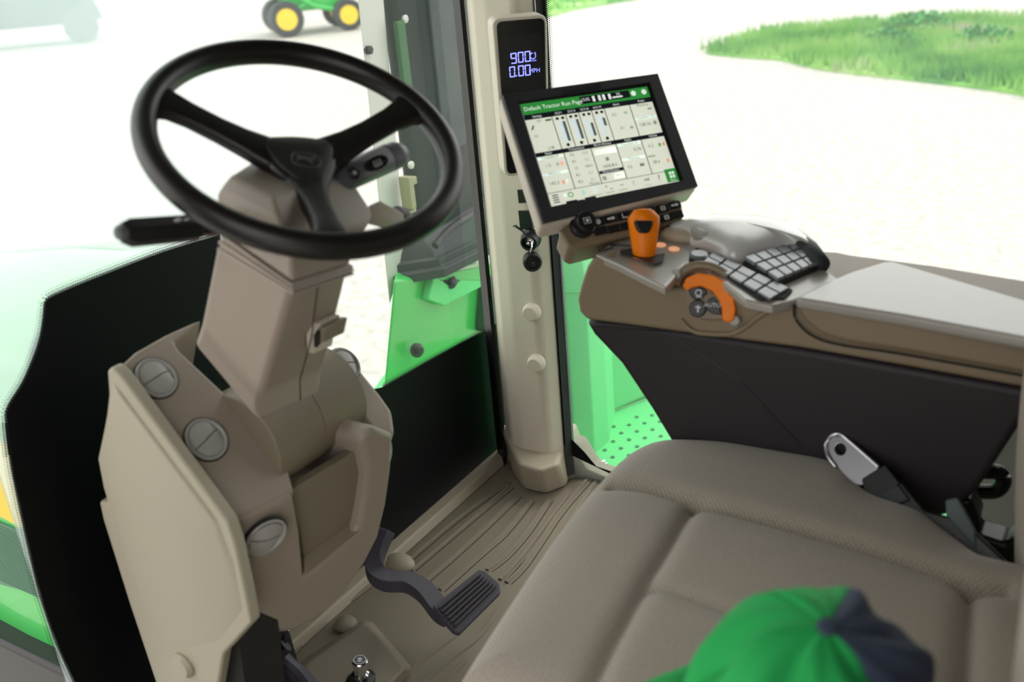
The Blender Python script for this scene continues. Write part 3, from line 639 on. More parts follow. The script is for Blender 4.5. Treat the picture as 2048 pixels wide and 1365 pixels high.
# ribbed boot
def ringpx(a, b, c, d, ex=0):
    q = [P(a[0], a[1], y=.80), P(b[0], b[1], y=.80), V((0, 0, 0)), P(d[0], d[1], x=.79)]
    q[2] = q[1]+(q[3]-q[0]); return q
r1 = ringpx((587, 590), (704, 550), None, (437, 505)); r2 = ringpx((585, 570), (706, 532), None, (443, 470))
g = G()
def grow(q, k):
    c = (q[0]+q[2])/2; return [c+(p-c)*k for p in q]
L_ = [grow([a.lerp(b, t_) for a, b in zip(r1, r2)], k) for t_, k in ((0, .98), (.05, 1.03), (.25, 1.03), (.3, .99), (.4, .99), (.45, 1.03), (.65, 1.03), (.7, .99), (.8, .99), (.85, 1.02), (1, 1.0))]
g.loft(L_); g.build('ribbed_boot', COWL, t, bevel=.003, ang=60)
# upper head
q0 = grow(r2, .97)
q1 = ringpx((583, 520), (715, 485), None, (448, 440)); q1 = grow(q1, .99)
q2 = [P(570, 478, y=.785), P(742, 452, y=.80), V((.97, .93, 1.02)), P(430, 400, x=.785)]
q3 = [P(560, 440, y=.79), P(748, 428, y=.81), V((.965, .935, 1.045)), P(434, 382, x=.785)]
q4 = [P(545, 395, y=.805), P(700, 350, y=.83), V((.93, .93, 1.06)), P(462, 350, x=.80)]
g = G(); g.loft([q0, q1, q2, q3, q4]); g.build('upper_shroud', COWL, t, bevel=.012, seg=4, ang=15)
g = G(); c0 = V((.875, .835, 1.076))-V((-.143, -.5055, .851))*.10; ax = V((-.143, -.505, .851)); g.lathe(c0, ax, [(.038, -.03), (.036, 0), (.03, .012), (.022, .02), (.022, .035), (.001, .035)], 28); g.build('hub_collar', SEAL, t)
# side housing to the right with black cap
g = G(); g.loft([[P(u, v, y=y_) for u, v in ((730, 412), (760, 398), (766, 440), (732, 452))]+[] for y_ in (.82,)]+[[P(u, v, y=.84) for u, v in ((775, 415), (808, 425), (812, 452), (778, 462))]]); g.build('side_housing', COWL, t, bevel=.005)
g = G(); a_ = P(792, 430, y=.86); b_ = P(818, 440, y=.86); g.tube([a_, a_.lerp(b_, .5), b_], [(.013), (.014), (.009)], 16); g.build('side_button', BLACK, t)
# left lever
g = G(); a_ = P(500, 448, y=.88); b_ = P(395, 455, y=.89); c_ = P(262, 466, y=.90); d_ = P(243, 466, y=.90)
g.tube([a_, b_, b_.lerp(c_, .02), c_, d_], [(.011, .011), (.0125, .012), (.017, .015), (.0175, .0155), (.012, .011)], 6, up=(0, -.5, .85)); lv = g.build('direction_lever', BLACK, t, bevel=.002, label='long black direction lever pointing left of the column')
g = G(); g.tube([d_, P(236, 466, y=.90), P(233, 467, y=.90)], [(.0095, .009), (.008, .0075), (.004, .004)], 12); g.build('lever_tip', STALK, lv)
g = G(); upv = V((0, -.25, .97))
for u in (355, 372, 384):
    g.box(P(u, 441, y=.885), V((.004, 0, 0)), V((0, .002, 0)), V((0, 0, .0015)))
g.build('lever_icons', VENT, lv)
# right stalk
g = G(); a_ = P(650, 368, y=.84); b_ = P(682, 358, y=.835); c_ = P(772, 318, y=.82); d_ = P(792, 310, y=.818); e_ = P(803, 306, y=.817)
g.tube([a_, b_, c_], [(.014, .012), (.019, .0165), (.0195, .017)], 20, up=(0, -.6, .8)); st = g.build('light_stalk', STALK, t, bevel=0, smooth=True, label='grey control stalk with rotary end, right of the column')
g = G(); g.tube([c_, c_.lerp(d_, .1), d_, e_, e_+(e_-d_)*.2], [(.018, .0155), (.0195, .017), (.019, .0165), (.015, .013), (.002, .002)], 20, up=(0, -.6, .8)); g.build('rotary_end', STALK, st)
ax = (c_-b_).normalized(); side = ax.cross((CAM-b_).normalized()).normalized(); nn = side.cross(ax).normalized()
if nn.dot(CAM-b_) < 0: nn = -nn
g = G(); m0 = b_.lerp(c_, .62)+nn*.0165
g.loft([[m0+ax*math.cos(k/20*6.283)*.020*s_+side*math.sin(k/20*6.283)*.009*s_+nn*h_ for k in range(20)] for s_, h_ in ((1, -.003), (1, .002), (.9, .003), (.85, .001))]); g.build('rocker_switch', BLACK, st)
g = G(); m1 = b_.lerp(c_, .12)+nn*.017; g.lathe(m1, nn, [(.0085, -.004), (.0085, .002), (.007, .003), (.001, .002)], 20); g.build('push_button', BLACK, st)
g = G()
for k in (-1, 0, 1): g.box(m0+ax*.005*k+nn*.003, ax*.0008, side*.004, nn*.0004)
g.box(m0+nn*.003+side*.004, ax*.006, side*.0007, nn*.0004); g.box(m1+nn*.003, ax*.0025, side*.0025, nn*.0004); g.build('stalk_icons', VENT, st)

# ---------------- steering wheel
W0 = V((.875, .835, 1.076)); wn_ = V((-.143, -.5055, .851)).normalized(); wr = Y_.cross(wn_).normalized(); wu = wn_.cross(wr)
t = thing('steering_wheel', 'black three-spoke steering wheel with an embossed hub badge', 'steering wheel', W0)
def WP(a, b, h=0): return W0+wr*a+wu*b+wn_*h
g = G(); R = .180; n1, n2 = 96, 20; vs = []; fs = []
for i in range(n1):
    th = 2*math.pi*i/n1; e = V((0, 0, 0))+wr*math.cos(th)+wu*math.sin(th)
    for j in range(n2):
        ph = 2*math.pi*j/n2; vs.append(W0+e*(R+.0145*math.cos(ph))+wn_*.0165*math.sin(ph))
for i in range(n1):
    for j in range(n2): fs.append((i*n2+j, ((i+1) % n1)*n2+j, ((i+1) % n1)*n2+(j+1) % n2, i*n2+(j+1) % n2))
g.add(vs, fs); g.build('rim', RIMM, t, smooth=True)
angs = [math.radians(118), math.radians(-14), math.radians(229)]
for an in angs:
    d = wr*math.cos(an)+wu*math.sin(an); s_ = wn_.cross(d); rings = []
    for q, hw, th_, h in ((.01, .028, .012, -.036), (.04, .026, .012, -.034), (.07, .0195, .0115, -.027), (.10, .0165, .011, -.019), (.135, .017, .0105, -.009), (.158, .021, .0105, -.003), (.170, .029, .010, -.001), (.179, .037, .008, 0)):
        c = W0+d*q+wn_*h; ring = []
        for k in range(16):
            a = 2*math.pi*k/16; ca, sa = math.cos(a), math.sin(a)
            ring.append(c+s_*hw*math.copysign(abs(ca)**.6, ca)+wn_*th_*math.copysign(abs(sa)**.6, sa))
        rings.append(ring)
    g = G(); g.loft(rings); g.build('spoke', RIMM, t, smooth=True)
# hub pad: rounded triangle between spokes
def hubring(s_, h):
    out = []
    for k in range(48):
        a = 2*math.pi*k/48
        dd = min(abs((a-q) % (2*math.pi)-math.pi) for q in angs)
        rad = min(.029/max(.35, math.cos(min(dd, math.pi/3))), .044)
        rad = .8*rad+.25*.040
        out.append(W0+(wr*math.cos(a)+wu*math.sin(a))*rad*s_+wn_*h)
    return out
g = G(); g.loft([hubring(.9, -.062), hubring(1.22, -.045), hubring(1.25, -.03), hubring(1.15, -.024)]); g.build('hub', RIMM, t, smooth=True)
g = G(); g.loft([hubring(1.08, -.027), hubring(1.06, -.0225), hubring(.98, -.0205), hubring(.5, -.0195), hubring(.02, -.019)]); hp = g.build('horn_pad', HUBM, t, smooth=True)
g = G(); ec = P(612, 320, pl=(W0-wn_*.0195, wn_)); 
ex = (P(640, 325, pl=(W0-wn_*.0195, wn_))-ec).normalized(); ey = wn_.cross(ex)
oval = [ec+ex*math.copysign(abs(math.cos(k/32*6.283))**.7, math.cos(k/32*6.283))*.017+ey*math.copysign(abs(math.sin(k/32*6.283))**.7, math.sin(k/32*6.283))*.0125 for k in range(32)]
g.tube(oval+[oval[0]], .0008, 6)
deer = [(-.012, .004), (-.009, .006), (-.005, .0045), (.001, .005), (.005, .0035), (.0085, .007), (.0105, .009), (.010, .0055), (.012, .003), (.008, .002), (.006, -.001), (.009, -.006), (.0075, -.0062), (.003, -.001), (-.003, -.0005), (-.007, -.001), (-.010, -.006), (-.0112, -.0055), (-.0095, .001)]
g.prism([ec+ex*a+ey*b-wn_*.0005 for a, b in deer], wn_*.0018); g.build('hub_badge', STALK, hp)

# ================================================================== DASH PEDESTAL
t = thing('dash_pedestal', 'taupe dash pedestal with round air vents, in front of the windscreen', 'dashboard', (.9, 1.1, .02))
F0 = P(455, 1045, x=.75)                      # front top corner, left
plT = (F0, V((0, -1.27, 1)).normalized())      # sloping top of both arms
yF = F0.y; pF = (F0, V((-.18, -.95, -.25)).normalized())
# left arm
inner = [(590, 985), (575, 935), (520, 852), (440, 770), (360, 698), (345, 685), (402, 638)]
outer = [(232, 752), (228, 770), (455, 1045)]
armL = [P(u, v, pl=plT) for u, v in [(455, 1045), (590, 985), (577, 938), (520, 855), (440, 775), (362, 702), (348, 682), (405, 634)]]
armL += [P(u, v, pl=plT) for u, v in ((330, 668), (270, 702), (238, 732), (228, 762))]
g = G()
back = V((0, .20, -.16))
g.prism(armL, V((0, .05, -.10)) ); g.build('left_arm', COWL, t, bevel=.012, seg=4)
# front body as prism (front face polygon pushed forward)
fb = [(455, 1045), (590, 985), (604, 1060), (612, 1149), (640, 1130), (719, 1060), (728, 1015), (738, 950), (722, 880), (748, 850), (790, 868), (786, 940), (776, 1010), (760, 1075), (732, 1130), (690, 1190), (640, 1238), (590, 1264), (545, 1272), (520, 1268), (502, 1248), (484, 1170)]
fp = [P(u, v, pl=pF) for u, v in fb]
g = G(); n_ = len(fp)
r0 = fp; r1_ = [V((p.x, p.y+.10, p.z)) for p in fp]
cz = sum((p.z for p in fp))/n_
g.loft([r0, r1_, [V((.9+(p.x-.9)*.97, p.y+.27, p.z-.0)) for p in fp]]); g.build('front_body', COWL, t, bevel=.012, seg=4, ang=50)
# recessed olive panel
g = G(); pR = (pF[0]+V((0, .02, 0)), pF[1])
g.prism([P(u, v, pl=pR) for u, v in ((570, 990), (716, 900), (730, 950), (722, 1062), (612, 1140), (600, 1060))], (0, .02, 0)); g.build('recess_panel', DTAN, t, bevel=.003)
g = G(); g.prism([P(612, 1150, pl=pF), P(722, 1062, pl=pF), P(714, 1040, pl=pR), P(608, 1110, pl=pR)], (0, .01, 0)); g.build('recess_ledge', DTAN, t, bevel=.002)
# drum between the arms (axis along x)
cyl_c = P(640, 880, y=1.0); 
g = G(); r_ = .082; g.lathe((.862, 1.052, .62), X_, [(.001, 0), (r_-.002, 0), (r_, .002), (r_, .098), (r_-.0012, .0985), (r_-.0012, .0995), (r_, .100), (r_, .196), (r_-.002, .198), (.001, .198)], 64); g.build('center_drum', DTAN, t, smooth=False, bevel=.0)
# right arm
armR = [(668, 690), (690, 700), (722, 738), (760, 785), (785, 820), (791, 866), (752, 893), (737, 850), (705, 806), (660, 765), (640, 735)]
g = G(); g.prism([P(u, v, pl=plT) for u, v in armR], V((0, .05, -.10))); g.build('right_arm', COWL, t, bevel=.012, seg=4)
g = G(); rp = [(675, 822), (700, 850), (715, 892), (730, 950), (724, 1020), (737, 940), (752, 895), (742, 855), (700, 800), (665, 775)]
# right arm outer wall
# inner curved pink band of the right arm
band = spl2([(672, 792), (708, 835), (728, 890), (735, 950), (730, 1020)], 6)
# side panel, light
sx = .738
sp_ = [(213, 742), (222, 735), (240, 752), (455, 1045), (470, 1090), (490, 1180), (503, 1248), (470, 1285), (447, 1310), (432, 1400), (440, 1460), (345, 1460), (310, 1365), (256, 1203), (205, 1040), (197, 1003), (214, 1006), (205, 975), (194, 918), (206, 860), (217, 800)]
g = G(); g.prism([P(u, v, x=sx) for u, v in sp_], (.02, 0, 0)); sdp = g.build('side_panel', SIDE, t, bevel=.005, seg=3)
# facets standing proud of the side panel
def facet(pts, x0, x1, pts2):
    g = G(); g.taper([P(u, v, x=x0) for u, v in pts], [P(u, v, x=x1) for u, v in pts2]); return g
facet([(222, 755), (436, 1040), (470, 1120), (490, 1225), (440, 1290), (330, 1320), (250, 1150), (215, 1010), (204, 920)], sx+.001, sx-.0035, [(238, 790), (425, 1040), (455, 1130), (470, 1205), (430, 1255), (340, 1270), (262, 1130), (228, 1000), (216, 920)]).build('side_bulge', SIDE, sdp, bevel=.012, seg=5)
pp = P(368, 1330, x=sx); g = G(); g.lathe(pp+V((.002, 0, 0)), (-1, 0, 0), [(.022, 0), (.022, .006), (.017, .012), (.001, .013)], 28); g.build('trim_clip', SIDE, sdp)
# core behind
g = G(); g.prism([V((sx+.02, y_, z_)) for y_, z_ in ((1.0, .50), (1.10, .62), (1.14, .62), (1.16, .02), (1.12, .02), (1.03, .22))], (.08, 0, 0)); g.build('core', SEAM, t)
# air vents
def vent(u, v, pl, rad, spin, parent=t):
    c = P(u, v, pl=pl); n = pl[1] if pl[1].dot(CAM-c) > 0 else -pl[1]
    a, b = basis(n); a2 = a*math.cos(spin)+b*math.sin(spin); b2 = n.cross(a2)
    e = bpy.data.objects.new('air_vent', None); reg(e, c, parent)
    g = G(); g.lathe(c, n, [(rad*1.05, -.004), (rad*1.05, .0012), (rad*1.0, .0012), (rad*1.0, -.003)], 40); g.build('gap', SEAM, e, smooth=False)
    g = G(); g.lathe(c, n, [(rad*.99, -.004), (rad*.99, .003), (rad*.95, .0045), (rad*.84, .003), (rad*.84, -.004)], 40); g.build('ring', VENT, e, smooth=True)
    for s_ in (1, -1):
        pts = []
        for k in range(13):
            x = -1+2*k/12; pts.append((x*.80, 0))
        arc = [(math.cos(q)*.80, math.sin(q)*.80) for q in [math.pi*k/16 for k in range(17)]]
        rings = []
        g = G(); N = 10; vs = []; fs = []
        for i in range(N+1):
            for j in range(13):
                x = (-1+2*j/12); ym = math.sqrt(max(0, .80**2-(x*.8)**2))*i/N
                hh = .006*(1-(x*x))*(1-.6*(ym/.8)**2)+.001
                cut = .06*math.sin((x)*2)  # curved split
                vs.append(c+a2*(x*.8*rad)+b2*(s_*(ym*rad+.0008)+cut*rad*(1-i/N))+n*hh)
        for i in range(N):
            for j in range(12): fs.append((i*13+j, i*13+j+1, (i+1)*13+j+1, (i+1)*13+j))
        g.add(vs, fs); g.build('flap', VENT, e, smooth=True)
    g = G(); g.lathe(c, n, [(rad*.83, -.003), (rad*.83, -.001), (.0001, -.001)], 32); g.build('well', SEAM, e, smooth=False)
    return e
plTo = (plT[0]+plT[1]*.0005, plT[1])
vent(312, 757, plTo, .0305, -.05); vent(412, 880, plTo, .0315, .12)
vent(531, 1075, (pF[0]+V((0, -.004, 0)), V((-.30, -.90, -.32)).normalized()), .033, -.4)
vent(688, 730, plTo, .029, -.4)
vent(771, 905, plane3(P(752, 893, y=yF), P(790, 868, y=yF+.03), P(765, 1060, y=yF+.0)), .022, .7)

# ================================================================== PEDALS
t = thing('brake_pedal', 'dark grey pedal with ribbed pad on a curved arm, on the ribbed floor', 'pedal', P(935, 1200, z=.1))
path = [(770, 1060), (750, 1110), (752, 1145), (775, 1163), (815, 1165), (850, 1185), (880, 1222), (900, 1235)]
zz = [.20, .165, .14, .13, .125, .12, .115, .11]
pth = spline([P(u, v, z=z_) for (u, v), z_ in zip(path, zz)], 5)
g = G(); g.tube(pth, (.025, .020), 4, up=(0, 0, 1), rot=math.pi/4); g.build('arm', PEDM, t, bevel=.003, ang=50)
pa = [P(u, v, z=.125) for u, v in ((865, 1222), (962, 1142), (1001, 1172), (1003, 1188), (918, 1268), (905, 1265))]
pn = V((-.35, -.5, .8)).normalized(); plp = (P(935, 1200, z=.125), V((-.15, -.45, .88)).normalized())
pad = [P(u, v, pl=plp) for u, v in ((866, 1212), (958, 1139), (972, 1143), (1000, 1168), (1002, 1186), (920, 1268), (908, 1264), (884, 1238))]
g = G(); g.prism(pad, plp[1]*-.012); pdm = g.build('pad', PEDM, t, bevel=.003)
g = G()
i0 = [P(u, v, pl=(plp[0]+plp[1]*.001, plp[1])) for u, v in ((874, 1217), (958, 1149), (995, 1177), (912, 1258))]
for k in range(6):
    f0 = (k+.12)/6; f1 = (k+.68)/6
    a = i0[0].lerp(i0[3], f0); b = i0[1].lerp(i0[2], f0); c = i0[1].lerp(i0[2], f1); d = i0[0].lerp(i0[3], f1)
    g.prism([a, b, c, d], plp[1]*.006)
g.build('pad_ribs', RUB, t, bevel=.0015)
t = thing('clutch_pedal', 'dark forked pedal arm under the pedestal at the bottom edge', 'pedal', P(560, 1330, z=.1))
g = G(); g.tube(spline([P(u, v, z=z_) for u, v, z_ in ((540, 1262, .2), (545, 1300, .17), (572, 1330, .15), (610, 1365, .13), (650, 1430, .12))], 5), (.018, .014), 12, up=Z_)
g.build('arm', PEDM, t)
g = G(); g.tube(spline([P(u, v, z=z_) for u, v, z_ in ((572, 1290, .19), (530, 1335, .16), (500, 1350, .16), (470, 1400, .15))], 5), (.016, .012), 12, up=Z_); g.build('fork', PEDM, t)
g = G(); g.lathe(P(562, 1275, z=.2), (CAM-P(562, 1275, z=.2)), [(.014, -.02), (.014, .0), (.006, .001), (.006, -.01), (.001, -.01)], 20); g.build('pivot_eye', PEDM, t)
t = thing('pedal_bracket', 'black pedal bracket in the shadow below the pedestal', 'bracket', V((.88, 1.15, .02)))
g = G(); g.prism([P(u, v, y=1.12) for u, v in ((445, 1310), (500, 1240), (580, 1262), (600, 1330), (560, 1420), (440, 1420))], (0, .05, 0)); g.build('plate', SEAM, t, bevel=.004)
t = thing('foam_grommet', 'pale rubber grommet hanging under the pedestal front', 'grommet', P(500, 1310, y=1.06))
c0 = P(505, 1262, y=1.06); c1 = P(500, 1308, y=1.06); g = G(); g.tube([c0, c0.lerp(c1, .4), c0.lerp(c1, .75), c1, c1+(c1-c0)*.08], [.012, .0145, .016, .013, .004], 16); g.build('bulb', mat('pale_rubber', (.45, .44, .30), .7), t)

# ================================================================== TOUCHSCREEN
mc = V((1.397, .707, .959)); el, az = .589, 3.754
mn = V((math.sin(az)*math.cos(el), math.cos(az)*math.cos(el), math.sin(el))).normalized()
t = thing('touchscreen_monitor', 'square touchscreen monitor in dark bezel with tan housing, on the armrest front', 'monitor', P(1230, 455, pl=(mc, mn)))
cor = [P(u, v, pl=(mc, mn)) for u, v in ((1000, 190), (1315, 147), (1396, 378), (1083, 455))]
mX = ((cor[1]-cor[0])+(cor[2]-cor[3])).normalized(); mY = mn.cross(mX)
ctr = sum(cor, V((0, 0, 0)))/4
g = G(); f_ = rrect(cor, .008, 3); bk = [ctr-mn*.035-mY*.010+(p-ctr)*.98+V((0, 0, 0)) for p in f_]
g.taper([p-mn*.004 for p in f_], bk); g.build('housing', PILLAR, t, bevel=.004, ang=40)
bz = rrect([P(u, v, pl=(mc, mn)) for u, v in ((1012, 196), (1313, 151), (1390, 372), (1090, 444))], .006, 3)
# bezel as a frame
op = [P(u, v, pl=(mc, mn)) for u, v in ((1035, 205), (1299, 166), (1366, 362), (1101, 418))]
g = G(); out4 = [P(u, v, pl=(mc, mn)) for u, v in ((1004, 191), (1314, 149), (1394, 374), (1087, 447))]
def frame(g, o4, i4, top, depth):
    for i in range(4):
        j = (i+1) % 4
        g.add([o4[i], o4[j], i4[j], i4[i], o4[i]-mn*depth, o4[j]-mn*depth, i4[j]-mn*depth, i4[i]-mn*depth], [(0, 1, 2, 3), (4, 7, 6, 5), (0, 4, 5, 1), (2, 6, 7, 3)])
frame(g, [p+mn*.003 for p in out4], [p+mn*.003 for p in op], 0, .010)
bm = g.build('bezel', BEZ, t, bevel=0); 
g = G(); put_text(g, 'JOHN DEERE', .0125, P(1165, 179, pl=(mc+mn*.0036, mn)), mX, mY); g.build('bezel_lettering', BLACK, bm, smooth=False)
plS = (mc-mn*.002, mn); s4 = [P(u, v, pl=plS) for u, v in ((1038, 208), (1295, 172), (1360, 364), (1102, 415))]
g = G()
def UV(a, b, h=0): return (s4[0]*(1-a)+s4[1]*a)*(1-b)+(s4[3]*(1-a)+s4[2]*a)*b+mn*h
g.prism([UV(0, 0), UV(1, 0), UV(1, 1), UV(0, 1)], mn*-.003); scr = g.build('screen', SDRK, t)
UI = [SCRN, SGRN, SDRK, SWHT, SGRY, SLTB, SRED, SCYN]
g = G(); H1 = .0002
def R4(x0, y0, x1, y1, m_, h=H1): g.face([UV(x0, y0, h), UV(x1, y0, h), UV(x1, y1, h), UV(x0, y1, h)], m_)
sX = (s4[1]-s4[0]).normalized(); sY = mn.cross(sX)
def TX(s_, a, b, size, m_, al='CENTER'): put_text(g, s_, size, UV(a, b, .0006), sX, sY, m_, al)
R4(0, 0, 1, .115, 1); R4(.45, .015, .84, .09, 2, .0004)
TX('Default Tractor Run Page', .02, .062, .0098, 3, 'LEFT')
cu_ = [0, .205, .31, .41, .51, .61, .81, 1.0]; cl_ = [0, .21, .415, .61, .81, 1.0]
for i in range(7): R4(cu_[i]+.003, .165, cu_[i+1]-.003, .485, 0)
for i in range(5): R4(cl_[i]+.003, .525, cl_[i+1]-.003, .87, 0)
R4(0, .875, 1, 1, 0); R4(.905, .855, 1, .985, 1, .0004)
for x in (.115, .255): R4(x, .975, x+.085, 1, 2, .0004)
R4(.2, .985, .25, 1, 2, .0004)
# header icons
TX('12:02', .49, .05, .007, 3); 
for x in (.545, .59, .625, .67): R4(x, .025, x+.02, .08, 3, .0006)
R4(.70, .06, .78, .075, 3, .0006); TX('5G', .75, .04, .006, 3)
for x in (.87, .955):
    c0 = UV(x, .055, .0005); g.face([c0+(sX*math.cos(k/14*6.283)+sY*math.sin(k/14*6.283))*.0045 for k in range(14)], 3)
# section captions
for s_, x, y in (('Settings', .10, .142), ('SCV I', .26, .142), ('SCV II', .36, .142), ('SCV III', .46, .142), ('SCV IV', .56, .142), ('Hitch', .71, .142), ('Radar', .91, .142),
                 ('Radar', .10, .505), ('Transmission', .31, .505), ('Work Monitor', .51, .505), ('Radio', .71, .505), ('Vehicle', .91, .505)): TX(s_, x, y, .0052, 3)
# scv tiles
for i in range(1, 5):
    x0 = cu_[i]; x1 = cu_[i+1]; w_ = x1-x0
    for k in (.22, .62): R4(x0+w_*k, .18, x0+w_*(k+.22), .205, 2, .0004)
    R4(x0+w_*.30, .225, x0+w_*.62, .42, 5, .0003)
    a = (.225, .225, .28, .25)[i-1]; b = (.42, .42, .41, .33)[i-1]; R4(x0+w_*.62, a, x0+w_*.82, b, 4, .0004)
    c0 = UV(x0+w_*.52, .455, .0005); g.face([c0+(sX*math.cos(k/12*6.283)+sY*math.sin(k/12*6.283))*.0028 for k in range(12)], 2)
TX('100', .10, .19, .006, 4); R4(.15, .185, .195, .2, 2, .0004); TX('0%', .05, .33, .006, 4); TX('2.78', .13, .46, .0065, 2)
g.face([UV(.03, .26, .0004), UV(.05, .22, .0004), UV(.06, .225, .0004), UV(.04, .27, .0004)], 4)
TX('K2', .67, .24, .007, 4); TX('K1', .70, .38, .007, 4); R4(.745, .22, .775, .25, 4); R4(.76, .37, .785, .40, 4)
TX('Machine', .91, .185, .0065, 4); R4(.94, .22, .975, .24, 2); R4(.82, .30, .99, .325, 5); TX('Counters A', .90, .31, .0062, 4); TX('128.36', .88, .38, .008, 4); R4(.95, .36, .975, .395, 4)
# lower tiles
R4(.01, .53, .2, .555, 5); TX('Counters A', .10, .543, .0062, 4); TX('1.5', .07, .62, .008, 4); R4(.165, .60, .185, .635, 6); R4(.13, .60, .155, .635, 4)
R4(.01, .685, .2, .71, 5); TX('Machine', .10, .697, .0062, 4); TX('142.5', .075, .79, .008, 4); R4(.135, .775, .152, .81, 6); R4(.16, .775, .18, .81, 5)
for s_, s2, y in (('F3', '15.5', .56), ('P1', '5.2', .625), ('O', 'MPH', .69), ('R1', '5.1', .755), ('R2', '5.1', .82)): TX(s_, .265, y, .0075, 4); TX(s2, .36, y, .0065, 4)
TX('Manual', .36, .855, .006, 4)
R4(.43, .545, .60, .60, 3); R4(.50, .635, .525, .67, 4); TX('1650.8 h', .515, .72, .0075, 2); R4(.42, .755, .606, .785, 2, .0004); TX('Work Monitor', .51, .77, .005, 3); R4(.43, .81, .46, .85, 4); R4(.52, .80, .60, .85, 3); TX('2000', .56, .825, .006, 4)
R4(.62, .53, .80, .555, 5); TX('Counters A', .71, .543, .0062, 4); TX('0.76', .76, .61, .008, 4); R4(.62, .675, .80, .70, 5); TX('Machine', .71, .688, .0062, 4); TX('F3', .66, .77, .008, 4); R4(.74, .75, .775, .78, 4)
R4(.82, .53, .86, .545, 4); TX('6.2', .87, .60, .008, 4); R4(.93, .585, .95, .62, 1); R4(.965, .585, .98, .62, 6); R4(.82, .69, .88, .71, 4); TX('38.6', .87, .765, .008, 4); R4(.955, .75, .972, .79, 6)
# bottom bar
for k in range(4): R4(.03, .895+k*.022, .075, .905+k*.022, 2, .0004)
R4(.115, .90, .135, .93, 5); R4(.25, .895, .275, .945, 7)
for c_x, rad, mi in ((.165, .0045, 1), (.35, .0055, 5)):
    c0 = UV(c_x, .92, .0005)
    for k in range(16):
        a0 = k/16*6.283; a1 = a0+.4; g.face([c0+(sX*math.cos(q)+sY*math.sin(q))*r_ for q, r_ in ((a0, rad), (a1, rad), (a1, rad*.68), (a0, rad*.68))], mi)
R4(.43, .90, .445, .92, 2); R4(.46, .93, .485, .945, 2); R4(.54, .915, .57, .925, 4); R4(.645, .90, .65, .95, 4); R4(.73, .905, .775, .93, 4); R4(.30, .965, .40, .972, 4); R4(.42, .965, .49, .972, 4); R4(.52, .965, .59, .972, 4); R4(.72, .965, .78, .972, 4)
TX('?', .85, .925, .014, 2)
for a, b in ((.935, .885), (.958, .885), (.935, .92), (.958, .92)): R4(a, b, a+.018, b+.027, 3, .0008)
TX('Menu', .953, .968, .0045, 3)
ui = g.build('screen_graphics', None, scr, mats=UI, smooth=False, recalc=False)
# inner screen lip
g = G(); frame(g, op, [p*.985+ctr*.015 for p in s4], 0, .004); g.build('inner_lip', BLACK, t)

# control bar beneath
bp = (mc-mn*.012, mn)
t = thing('control_bar', 'tan control bar with a knob and two rows of black buttons, under the touchscreen', 'controls', P(1245, 480, pl=bp))
bc = [P(u, v, pl=bp) for u, v in ((1120, 462), (1135, 448), (1350, 398), (1364, 402), (1368, 436), (1355, 446), (1150, 500), (1138, 494))]
g = G(); cc = sum(bc, V((0, 0, 0)))/8; g.taper(bc, [cc+(p-cc)*.94-mn*.05-mY*.012 for p in bc]); g.build('body', CONS, t, bevel=.004)
kb = P(1163, 452, pl=bp); g = G(); g.lathe(kb, mn, [(.0205, 0), (.0205, .006), (.0165, .008), (.016, .022), (.0145, .024), (.001, .024)], 32); kk = g.build('volume_knob', BLACK, t)
g = G(); kt = kb+mn*.0243
for x0, y0, x1, y1 in ((-.006, .004, .006, .0048), (-.006, -.0048, .006, -.004), (-.006, -.004, -.0052, .004), (.0052, -.004, .006, .004), (-.002, -.002, .003, .002)): g.face([kt+mX*a+mY*b for a, b in ((x0, y0), (x1, y0), (x1, y1), (x0, y1))])
g.build('knob_icon', WHT, kk)
def c5(x, y): return (1100+x/3.413, 380+y/3.413)
b1 = [(322, 222), (410, 200), (497, 182), (585, 165), (672, 148), (765, 130), (845, 108)]; b2 = [(345, 282), (430, 268), (515, 250), (600, 232), (690, 212), (790, 193), (862, 172)]
ic = ['P', 'HOME', 'L', 'M', 'o', 'TV', 'AUX']
for k, (x, y) in enumerate(b1+b2):
    c0 = P(*c5(x, y), pl=bp); g = G(); g.box(c0+mn*.001, mX*.0112, mY*.0062, mn*.0025); bt = g.build('push_button', BLACK, t, bevel=.0012)
    if k < 7 or k == 12:
        g = G(); sym = c0+mn*.0037
        if k == 0: g.lathe(sym, mn, [(.0045, 0), (.0045, .0001), (.0001, .0001)], 16)
        elif k in (1, 6): g.box(sym, mX*.0065, mY*.0016, mn*.0001); g.box(sym+mX*.003, mX*.0016, mY*.0025, mn*.0001)
        elif k == 2: g.box(sym-mX*.002, mX*.0008, mY*.004, mn*.0001); g.box(sym+mX*.002-mY*.003, mX*.004, mY*.0008, mn*.0001)
        else: g.box(sym, mX*.0045, mY*.0008, mn*.0001); g.box(sym-mY*.003, mX*.003, mY*.0007, mn*.0001); g.box(sym+mY*.003, mX*.004, mY*.0008, mn*.0001); g.box(sym-mX*.0035, mX*.0008, mY*.0035, mn*.0001); g.box(sym+mX*.0035, mX*.0008, mY*.0035, mn*.0001)
        g.build('button_icon', WHT, bt)

# ================================================================== ARMREST CONSOLE
CX = 1.28
t = thing('armrest_console', 'tan and dark armrest console along the right of the seat, full of controls', 'armrest', (1.38, .35, .40))
